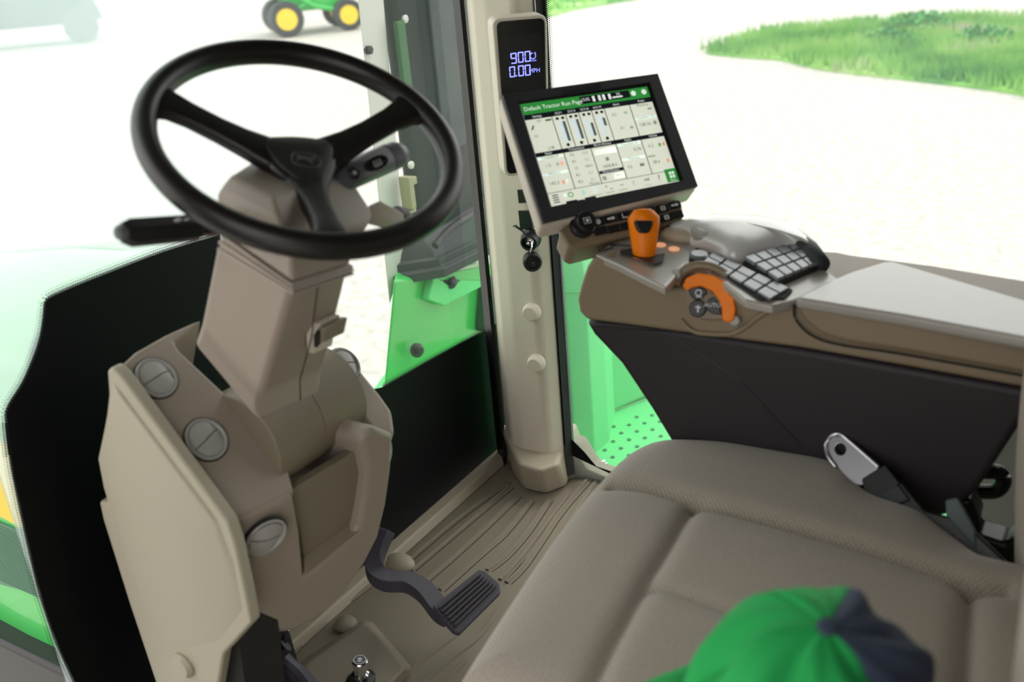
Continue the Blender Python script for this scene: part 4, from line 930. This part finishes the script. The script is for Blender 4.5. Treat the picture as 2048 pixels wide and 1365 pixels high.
# tan upper body
side = [(1153, 600), (1160, 570), (1172, 535), (1185, 515), (1215, 515), (1255, 530), (1300, 556), (1335, 575), (1450, 590), (1592, 600), (1620, 607), (1800, 635), (2048, 682), (2300, 735), (2300, 835), (2048, 778), (1800, 733), (1600, 698), (1400, 672), (1240, 650), (1172, 642), (1157, 625)]
g = G(); sd_ = [P(u, v, x=CX) for u, v in side]; far = [V((1.52-(.06 if p.y < .25 else 0), p.y, p.z)) for p in sd_]
g.prism(sd_, (.22, 0, 0)); g.build('upper_body', CONS, t, bevel=.008, seg=4, ang=40)
g = G(); g.tube([P(u, v, x=CX-.001) for u, v in spl2([(1362, 640), (1385, 662), (1420, 668), (1462, 668), (1490, 655), (1520, 632), (1560, 612)], 5)], .004, 10); g.build('dial_surround', CONS, t, smooth=True)
# dark lower body: tapered tub
g = G()
lo_top = [P(u, v, x=CX+.012) for u, v in ((1166, 642), (1240, 644), (1400, 667), (1600, 697), (1800, 733), (2048, 778), (2300, 830))]
lo_bot = [P(u, v, x=CX+.012) for u, v in ((2300, 900), (2048, 840), (1950, 990), (1890, 1035), (1840, 1040), (1700, 1020), (1500, 960), (1400, 930), (1345, 895), (1300, 820), (1240, 730), (1185, 672))]
g.prism(lo_top+lo_bot, (.19, 0, 0)); lb = g.build('lower_body', PURP, t, bevel=.012, seg=4, ang=40)
g = G(); g.tube([P(u, v, x=CX+.0115) for u, v in ((1185, 652), (1330, 664), (1480, 760), (1610, 900))], .0008, 6); g.build('panel_seam', BLACK, lb)
# top plate
def TZ(y): return .822 if y > .4 else .822
zt = .822
top = [(1190, 508), (1215, 490), (1240, 478), (1330, 455), (1375, 448), (1410, 445), (1500, 460), (1600, 485), (1645, 535), (1680, 560), (1590, 600), (1545, 612), (1490, 600), (1440, 560), (1400, 535), (1370, 530), (1345, 560), (1330, 575), (1290, 556), (1235, 528)]
plK = plane3(P(1190, 512, x=CX), P(1592, 598, x=CX), P(1375, 446, x=1.47))
g = G(); g.prism([P(u, v, pl=plK) for u, v in top], (0, 0, -.014)); g.build('top_plate', CTOP, t, bevel=.004)
# palm hump
cH = P(1500, 478, pl=plK); hx = (P(1590, 500, pl=plK)-P(1420, 480, pl=plK)).normalized(); kn_ = plK[1] if plK[1].z > 0 else -plK[1]; hy = kn_.cross(hx)
hump = [(1330, 470), (1380, 452), (1430, 450), (1500, 452), (1560, 462), (1620, 490), (1640, 520), (1600, 505), (1540, 510), (1470, 525), (1420, 505), (1370, 485)]
g = G(); q = [P(u, v, pl=plK) for u, v in spl2(hump, 3, True)]; cq = sum(q, V((0, 0, 0)))/len(q)
g.loft([[cq+(p-cq)*s_+kn_*h_ for p in q] for s_, h_ in ((1, -.01), (1, .008), (.93, .018), (.75, .026), (.45, .031), (.05, .033))]); g.build('palm_rest', PALM, t, smooth=True)
# encoder wheel
ck = P(1408, 462, pl=(plK[0]+kn_*.02, plK[1])); g = G(); g.lathe(ck, kn_+V((-.2, 0, 0)), [(.020, -.02), (.021, .000), (.018, .005), (.010, .006), (.001, .005)], 32); g.build('encoder_dial', VENT, t)
# small arched cover left of hump
ca = P(1370, 480, pl=plK); g = G(); g.loft([[ca+hx*math.cos(k/24*6.283)*.040*s_+hy*math.sin(k/24*6.283)*.016*s_+kn_*h_ for k in range(24)] for s_, h_ in ((1, 0), (.97, .008), (.8, .014), (.4, .018), (.05, .019))]); g.build('side_cover', SIDE, t, smooth=True)
# amber indicators
for u, v in ((1321, 491), (1348, 499)):
    g = G(); g.lathe(P(u, v, pl=plK), kn_, [(.0085, 0), (.0085, .0015), (.001, .0018)], 20); g.build('indicator_lamp', mat('amber_lamp', (.9, .42, .22), .4, emis=.25) if 'amber_lamp' not in MATS else MATS['amber_lamp'], t)
# pale square pads near monitor
for u, v in ((1325, 462), (1340, 472), (1362, 458)):
    g = G(); g.box(P(u, v, pl=plK)+kn_*.003, hx*.008, hy*.006, kn_*.004); g.build('pale_key', VENT, t, bevel=.002)
# flat keypad strip
def qgrid(g4, ni, nj, gap, h, m_, name, skip=()):
    for i in range(ni):
        for j in range(nj):
            if (i, j) in skip: continue
            def Q(a, b): return (g4[0]*(1-a)+g4[1]*a)*(1-b)+(g4[3]*(1-a)+g4[2]*a)*b
            a0, a1 = (i+gap)/ni, (i+1-gap)/ni; b0_, b1_ = (j+gap)/nj, (j+1-gap)/nj
            g = G(); g.prism([Q(a0, b0_), Q(a1, b0_), Q(a1, b1_), Q(a0, b1_)], kn_*h); g.build(name, m_, t, bevel=.0012)
pk = (plK[0]+kn_*.001, plK[1])
base = [P(u, v, pl=pk) for u, v in ((1392, 498), (1418, 508), (1585, 582), (1570, 598), (1520, 602), (1460, 560), (1420, 530), (1378, 522))]
g = G(); g.prism(base, kn_*.002); g.build('keypad_base', SEAM, t)
qgrid([P(u, v, pl=(pk[0]+kn_*.002, pk[1])) for u, v in ((1424, 508), (1580, 580), (1540, 604), (1405, 526))], 5, 2, .06, .004, BUT, 'key')
g = G(); g.lathe(P(1398, 515, pl=pk), kn_, [(.015, 0), (.015, .005), (.012, .007), (.001, .0065)], 28); g.build('round_key', BUT, t)
# raised keypad block
kb4 = [P(u, v, pl=(plK[0]+kn_*.007, plK[1])) for u, v in ((1486, 520), (1590, 488), (1636, 532), (1556, 566))]
g = G(); cb = sum(kb4, V((0, 0, 0)))/4; g.taper([cb+(p-cb)*1.1-kn_*.02 for p in kb4], kb4); g.build('keypad_block', SEAM, t, bevel=.004)
qgrid(kb4, 5, 3, .07, .006, BUT, 'raised_key')
g = G(); g.tube([P(1600, 488, pl=(plK[0]+kn_*.008, plK[1])), P(1618, 500, pl=(plK[0]+kn_*.008, plK[1])), P(1640, 530, pl=(plK[0]+kn_*.008, plK[1]))], .015, 16); g.build('thumb_roller', SEAL, t, smooth=True)
# lever slot
g = G(); g.prism([P(u, v, pl=(plK[0]+kn_*.0035, plK[1])) for u, v in ((1240, 502), (1262, 498), (1300, 512), (1330, 508), (1326, 524), (1308, 530), (1268, 514), (1240, 508))], kn_*.001); g.build('lever_slot', BLACK, t)
g = G(); g.tube(spline([P(u, v, pl=(plK[0]+kn_*.004, plK[1])) for u, v in ((1200, 502), (1222, 496), (1226, 490), (1262, 492))], 4), .002, 8); g.build('slot_outline', BLACK, t)
# armrest lid
lt = [P(1588, 604, x=CX-.006), P(2048, 684, x=CX-.006), P(2300, 730, x=CX-.006)]
zl = lt[0].z
g = G()
Lf = [P(u, v, z=.795) for u, v in ((1588, 596), (1640, 568), (1700, 543), (1765, 523), (1785, 521), (2048, 598), (2200, 648), (2400, 760), (2048, 676), (1800, 630))]
th = V((0, 0, -.05)); 
sec_bot = [p+V((.004, 0, -.018)) for p in Lf]
g.taper(Lf, sec_bot); ld = g.build('armrest_lid', LIDM, t, bevel=.007, seg=4, label='smooth padded armrest lid')
g = G(); g.tube(spline([P(u, v, x=CX-.008) for u, v in ((1588, 610), (1592, 640), (1625, 672), (1680, 690), (1800, 708), (2048, 752))], 6), .0018, 8); g.build('lid_gap', SEAM, t)
g = G(); g.prism([P(u, v, x=CX-.010) for u, v in ((1592, 604), (1800, 640), (2048, 688), (2300, 735), (2300, 790), (2048, 748), (1800, 703), (1690, 686), (1640, 670), (1604, 640))], (.03, 0, 0)); g.build('lid_side', CONS, t, bevel=.008, seg=4)

# orange lever
t2 = thing('throttle_lever', 'orange upright lever with a black thumb switch, on the armrest console front', 'lever', P(1292, 515, pl=plK))
a_ = P(1290, 514, pl=plK); tdist = (a_-CAM).dot(cf)
def T(u, v, d=0): return P(u, v, t=tdist+d)
p0, p1, p2, p3, p4 = T(1289, 520), T(1288, 490), T(1288, 455, -.005), T(1287, 435, -.01), T(1287, 420, -.012)
fz = (CAM-p1).normalized(); upx = Z_.cross(fz)
g = G(); g.tube([p0, p0.lerp(p1, .1), p1, p2, p3, p4, T(1287, 418, -.012)], [(.013, .010), (.0165, .012), (.019, .014), (.023, .015), (.024, .0145), (.014, .010), (.006, .004)], 24, up=fz); g.build('grip', ORG, t2, smooth=True)
g = G(); g.prism([T(u, v, -.027) for u, v in ((1268, 441), (1307, 441), (1304, 455), (1298, 466), (1280, 466), (1273, 457))], cf*.012); g.build('thumb_switch', BLACK, t2, bevel=.003)

# orange speed dial on console side
t3 = thing('speed_dial', 'orange crescent speed dial around black buttons, on the inner side of the armrest', 'dial', P(1430, 640, x=CX))
dn_ = V((-.86, -.18, .42)).normalized(); dp = (P(1420, 605, x=CX+.0), dn_)
dpx = (dp[0]+dn_*.012, dn_)
oc = [(1364, 572), (1372, 556), (1395, 546), (1425, 550), (1450, 562), (1470, 580), (1478, 578), (1476, 588), (1468, 600), (1472, 620), (1468, 640), (1456, 646), (1444, 640), (1444, 618), (1438, 600), (1424, 582), (1402, 572), (1384, 575), (1374, 582)]
g = G(); g.prism([P(u, v, pl=dpx) for u, v in oc], dn_*-.03); g.build('orange_ring', ORG, t3, bevel=.005, seg=4)
g = G(); g.prism([P(u, v, pl=dpx) for u, v in ((1452, 588), (1474, 570), (1479, 578), (1462, 596))], dn_*.008); g.build('ring_grip', ORG, t3, bevel=.003)
bp1 = [(1366, 578), (1385, 570), (1410, 572), (1434, 590), (1446, 612), (1446, 640), (1425, 640), (1398, 638), (1382, 620), (1372, 600)]
dq = (dp[0]+dn_*.002, dn_); g = G(); g.prism([P(u, v, pl=dq) for u, v in bp1], dn_*-.02); g.build('button_plate', CONS, t3, bevel=.003)
for (pts, nm) in (([(1376, 578), (1390, 572), (1410, 577), (1415, 585), (1404, 598), (1392, 601), (1380, 592)], 'top'), ([(1408, 612), (1414, 603), (1420, 596), (1430, 592), (1440, 612), (1443, 630), (1425, 628), (1412, 620)], 'right')):
    g = G(); g.prism([P(u, v, pl=(dq[0]+dn_*.003, dn_)) for u, v in pts], dn_*-.01); g.build('dial_button', BLACK, t3, bevel=.002)
g = G(); g.lathe(P(1396, 618, pl=dq), dn_, [(.0125, 0), (.0125, .004), (.011, .006), (.001, .006)], 24); g.build('dial_button', BLACK, t3)
g = G(); pi_ = (dq[0]+dn_*.0065, dn_); dX = (P(1440, 600, pl=pi_)-P(1400, 598, pl=pi_)).normalized(); dY = dn_.cross(dX)
for k in range(12):
    a0 = k/12*6.283; a1 = a0+.53; c0 = P(1397, 586, pl=pi_); g.face([c0+(dX*math.cos(q)+dY*math.sin(q))*r_ for q, r_ in ((a0, .005), (a1, .005), (a1, .0035), (a0, .0035))])
g.box(P(1398, 594, pl=pi_), dX*.004, dY*.0008, dn_*.0001); g.box(P(1396, 618, pl=pi_), dX*.0012, dY*.005, dn_*.0001); g.box(P(1396, 615, pl=pi_), dX*.004, dY*.001, dn_*.0001)
put_text(g, 'AUTO', .0085, P(1425, 611, pl=pi_), dX, dY); g.build('button_print', WHT, t3, smooth=False)
for u, v in ((1352, 550), (1470, 642)):
    g = G(); g.lathe(P(u, v, pl=dq), dn_, [(.008, -.004), (.008, .004), (.006, .006), (.001, .006)], 16); g.build('end_screw', VENT, t3)
# arch above the dial
ar = spl2([(1352, 570), (1362, 548), (1390, 532), (1425, 535), (1455, 553), (1478, 575), (1492, 600)], 5)
g = G(); g.tube([P(u, v, pl=(dp[0]-dn_*.006, dn_)) for u, v in ar], .007, 10); g.build('arch_trim', CONS, t3, smooth=True)

# ================================================================== SEAT
t = thing('driver_seat', 'taupe fabric driver seat with stitched seams, right of the pedals', 'seat', (1.0, .3, .02))
# outline of the cushion at mid height
ZS = .48
def seatxy(u, v, z=ZS+.0): p = P(u, v, z=z); return p.x, p.y
seams = []
for ln, wd, dp_ in (([(1225, 968), (1260, 975), (1310, 988), (1360, 1008), (1391, 1020), (1480, 1045), (1580, 1075), (1700, 1110), (1800, 1140), (1880, 1165), (1942, 1188), (2010, 1192)], .008, .016),
                ([(1391, 1020), (1365, 1060), (1340, 1105), (1300, 1170), (1260, 1245), (1230, 1300), (1200, 1360), (1170, 1420)], .007, .013),
                ([(1308, 1194), (1345, 1205), (1400, 1228), (1500, 1270)], .006, .008), ([(1938, 1190), (1935, 1230), (1930, 1300), (1925, 1400)], .007, .014)):
    seams.append(([seatxy(*q, z=ZS+.045) for q in ln], wd, dp_))
def dseg(px, py, a, b):
    ax, ay = a; bx_, by = b; L2 = (bx_-ax)**2+(by-ay)**2; k = max(0, min(1, ((px-ax)*(bx_-ax)+(py-ay)*(by-ay))/L2)); return math.hypot(px-ax-k*(bx_-ax), py-ay-k*(by-ay))
out_px = [(905, 1400), (940, 1340), (1010, 1230), (1090, 1110), (1160, 1020), (1225, 950), (1270, 918), (1320, 903), (1380, 905), (1450, 912), (1560, 935), (1640, 950), (1690, 970), (1715, 1000), (1760, 1030), (1850, 1060), (1900, 1095), (1980, 1150), (2020, 1165)]
rim_ = [seatxy(*q) for q in spl2(out_px, 4)]
rim_ += [(rim_[-1][0]+.0, rim_[-1][1]-.12), (1.1, -.12), (.70, -.12), (.66, 0), (.655, .3), (.665, .45)]
def insd(x, y):
    c = False; n = len(rim_); j = n-1
    for i in range(n):
        a, b = rim_[i], rim_[j]
        if (a[1] > y) != (b[1] > y) and x < (b[0]-a[0])*(y-a[1])/(b[1]-a[1])+a[0]: c = not c
        j = i
    return c
# radial grid: rings shrinking towards the centre, fine enough for the seams
N = len(rim_); cx_, cy_ = .97, .28
def resample(poly, n):
    L = [0]; m_ = len(poly)
    for i in range(m_): a, b = poly[i], poly[(i+1) % m_]; L.append(L[-1]+math.hypot(a[0]-b[0], a[1]-b[1]))
    out = []; i = 0
    for k in range(n):
        s_ = L[-1]*k/n
        while L[i+1] < s_: i += 1
        f = (s_-L[i])/(L[i+1]-L[i]); a, b = poly[i], poly[(i+1) % m_]; out.append((a[0]+(b[0]-a[0])*f, a[1]+(b[1]-a[1])*f))
    return out
RN = 420; rp_ = resample(rim_, RN)
def edge_d(x, y):
    return min(dseg(x, y, rp_[i], rp_[(i+4) % RN]) for i in range(0, RN, 4))
def htop(x, y, f):
    # soft dome with seams
    d = f
    h = ZS+.055*(1-math.exp(-d/.028))+.012*math.sin(min(1, max(0, (y-.0)/.55))*3.14)
    for pts, wd, dp_ in seams:
        dd = min(dseg(x, y, pts[i], pts[i+1]) for i in range(len(pts)-1))
        if dd < wd*5: h -= dp_*(math.exp(-(dd/wd)**2)*.55+math.exp(-(dd/(wd*2.4))**2)*.6)
    return h
rings = []; fr_ = [1.0-(k/110.0)*.985 for k in range(111)]
vs = []; fs = []
zlow = [(-.02, -.20), (.0, -.12), (.004, -.05), (.0, -.02)]
for ox, dz in zlow:
    for (x, y) in rp_: vs.append(V((cx_+(x-cx_)*(1+ox), cy_+(y-cy_)*(1+ox), ZS+dz)))
for f in fr_:
    for (x, y) in rp_:
        X = cx_+(x-cx_)*f; Yc = cy_+(y-cy_)*f; R0 = math.hypot(x-cx_, y-cy_)
        vs.append(V((X, Yc, htop(X, Yc, R0*(1-f)))))
NR = len(zlow)+len(fr_)
for j in range(NR-1):
    for i in range(RN): fs.append((j*RN+i, j*RN+(i+1) % RN, (j+1)*RN+(i+1) % RN, (j+1)*RN+i))
fs.append(tuple((NR-1)*RN+i for i in range(RN))); 
cush = mesh('cushion', vs, fs, FAB, t, smooth=True)
# backrest edge
g = G(); rings = []
for z_ in [.46, .5, .56, .65, .75, .85, .95, 1.05, 1.12]:
    y0 = P(2026, 1140, z=.5).y if False else 0
    yb = .055+(min(z_, .68)-.5)*.10; 
    rings.append([V((x, y, z_)) for x, y in ((1.255, yb-.02), (1.24, yb+.0), (1.18, yb-.005), (1.05, yb-.06), (.85, yb-.07), (.70, yb-.05), (.655, yb-.055), (.64, yb-.07), (.65, yb-.17), (1.245, yb-.17))])
g.loft(rings); bk_ = g.build('backrest', FAB2, t, sub=2)
g = G(); g.prism([V((.72, -.1, .30)), V((1.22, -.1, .30)), V((1.22, .48, .30)), V((.72, .48, .30))], (0, 0, -.06)); g.box((.97, .2, .12), (.13, 0, 0), (0, .16, 0), (0, 0, .12)); g.build('seat_base', SEAM, t, bevel=.01)
# ---------------- left armrest under the cap
capc = P(1612, 1400, t=.80)
ta = bpy.data.objects.new('side_armrest', None); reg(ta, (.63, .05, .5), bpy.data.objects['driver_seat']); ta['label'] = 'narrow armrest under the green cap'
g = G(); g.box((capc.x-.02, .02, capc.z-.055), (.035, 0, 0), (0, .10, 0), (0, 0, .018)); g.build('pad', FAB, ta, bevel=.012)
g = G(); g.box((capc.x-.02, -.05, (capc.z-.07+.3)/2), (.012, 0, 0), (0, .02, 0), (0, 0, (capc.z-.07-.3)/2)); g.build('post', BLACK, ta, bevel=.003)

# cap
tc_ = thing('baseball_cap', 'green baseball cap with slate blue back panels, resting by the seat', 'cap', capc)
apex = P(1655, 1255, t=.735)
base_c = capc-V((0, 0, .035)); axis = (apex-base_c); Hc = axis.length; axis.normalize()
ca_, cb_ = basis(axis); RA = .092
# forward direction of the cap (towards picture left)
fw = (-cr); fw = (fw-axis*fw.dot(axis)).normalized(); sw_ = axis.cross(fw)
nseg = 72; nr = 26
def crown(mi_sel):
    vs = []; fs = []; ms = []
    for j in range(nr+1):
        ph = j/nr*math.pi/2
        for i in range(nseg):
            a = 2*math.pi*i/nseg
            seamk = abs(((a/(2*math.pi)*6) % 1)-.0); seamk = min(seamk, 1-seamk)
            r_ = RA*(math.cos(ph)**.85)*(1-.02*math.exp(-(seamk/.035)**2))*(1.12 if False else 1)
            wr_ = .0035*math.sin(5*a+3*ph*2)*math.sin(2*ph)+.002*math.sin(11*a+7*ph)*math.sin(2*ph)
            h_ = Hc*math.sin(ph)+wr_
            vs.append(base_c+(fw*math.cos(a)*(r_+wr_)*1.12+sw_*math.sin(a)*(r_+wr_))+axis*h_)
    for j in range(nr):
        for i in range(nseg): fs.append((j*nseg+i, j*nseg+(i+1) % nseg, (j+1)*nseg+(i+1) % nseg, (j+1)*nseg+i)); 
    return vs, fs
vs, fs = crown(0)
def pick(lo, hi, name, m_):
    sel = [f for f in fs if lo <= (f[0] % nseg) < hi]
    used = sorted({i for f in sel for i in f}); mp = {k: n2_ for n2_, k in enumerate(used)}
    o = mesh(name, [vs[k] for k in used], [tuple(mp[i] for i in f) for f in sel], m_, tc_, smooth=True, recalc=True)
    s_ = o.modifiers.new('solid', 'SOLIDIFY'); s_.thickness = .0015; s_.offset = -1
# six panels
NAVY = (2, 3)
for k in range(6):
    pick(k*12, k*12+12, 'panel', CAPN if k in NAVY else CAPG)
g = G(); g.lathe(base_c+axis*(Hc-.0015), axis, [(.008, 0), (.0085, .002), (.006, .005), (.001, .006)], 20); g.build('top_button', CAPN, tc_)
g = G(); vsb = []; 
br = []
for k in range(17):
    a = -1.15+2.3*k/16; inn_ = base_c+(fw*math.cos(a)*RA*1.10+sw_*math.sin(a)*RA*.98); o_ = base_c+(fw*(math.cos(a)*RA*1.12+.07*math.cos(a*1.2))+sw_*math.sin(a)*RA*1.0)-axis*(.012+.0)+axis*(-.010*math.sin(a)**2)
    br.append((inn_, o_))
for k in range(16):
    g.add([br[k][0], br[k+1][0], br[k+1][1], br[k][1]], [(0, 1, 2, 3)])
o = g.build('brim', CAPG, tc_, smooth=True); s_ = o.modifiers.new('s', 'SOLIDIFY'); s_.thickness = .003

# ================================================================== SEAT BELT BUCKLE
t = thing('seat_belt_buckle', 'silver slotted seat belt tongue in a black housing, between seat and armrest', 'seat belt', P(1850, 1080, x=1.27))
bx_ = 1.262; bplane = (P(1760, 960, x=bx_), V((-.8, .1, .6)).normalized())
def BP(u, v, o=0): return P(u, v, pl=(bplane[0]+bplane[1]*o, bplane[1]))
bn = bplane[1]
o8 = spl2([(1652, 890), (1660, 872), (1678, 868), (1700, 885), (1756, 934), (1730, 968), (1700, 962), (1655, 905)], 3, True)
hole = [(1668, 893), (1682, 886), (1697, 902), (1680, 914)]
# tongue plate built as ring strip around the slot
g = G(); outp = [BP(u, v, .006) for u, v in o8]; hc = (1681, 899); m_ = len(outp); inp = []
for (u, v) in o8:
    a = math.atan2(v-hc[1], u-hc[0]); r_ = 12; inp.append(BP(hc[0]+r_*math.cos(a), hc[1]+r_*math.sin(a), .006))
vs = outp+inp+[p-bn*.005 for p in outp]+[p-bn*.005 for p in inp]; fs = []
for i in range(m_):
    j = (i+1) % m_; fs += [(i, j, m_+j, m_+i), (2*m_+i, 3*m_+i, 3*m_+j, 2*m_+j), (i, 2*m_+i, 2*m_+j, j), (m_+i, m_+j, 3*m_+j, 3*m_+i)]
g.add(vs, fs); g.build('tongue', SILV, t, bevel=.001, smooth=False)
g = G(); g.tube([BP(u, v, .008) for u, v in spl2([(1672, 934), (1656, 912), (1652, 890), (1664, 872), (1680, 869), (1700, 884), (1757, 934)], 4)], .0028, 8); g.build('tongue_rim', SILV, t)
g = G(); g.prism([BP(u, v, .010) for u, v in ((1722, 958), (1770, 928), (1800, 965), (1790, 985), (1745, 1005), (1728, 985))], bn*-.022); g.build('collar', BLACK, t, bevel=.003)
g = G(); g.prism([BP(u, v, .006) for u, v in ((1738, 985), (1800, 958), (1850, 1020), (1925, 1040), (2010, 1120), (2010, 1180), (1880, 1090), (1762, 1035), (1742, 1010))], bn*-.03); g.build('housing', BLACK, t, bevel=.004)
g = G(); g.prism([BP(u, v, .012) for u, v in ((1742, 992), (1795, 968), (1820, 1000), (1762, 1024))], bn*-.01); g.build('release_flap', SEAL, t, bevel=.003)
g = G(); g.prism([BP(u, v, .010) for u, v in ((1890, 1000), (1915, 995), (1950, 1060), (1952, 1100), (1892, 1032))], bn*-.02); g.build('anchor_strap', mat('strap_grey_green', (.09, .12, .12), .6), t, bevel=.003)
t = thing('seat_adjust_housing', 'black seat adjuster housing at the rear corner of the cushion', 'housing', V((1.33, .05, .35)))
g = G(); g.prism([P(u, v, x=1.31) for u, v in ((1880, 1005), (1940, 1000), (1958, 1040), (1952, 1070), (2010, 1090), (2048, 1060), (2100, 1300), (1950, 1200))], (.05, 0, 0)); g.build('cover', BLACK, t, bevel=.008)
bpy.context.view_layer.update()
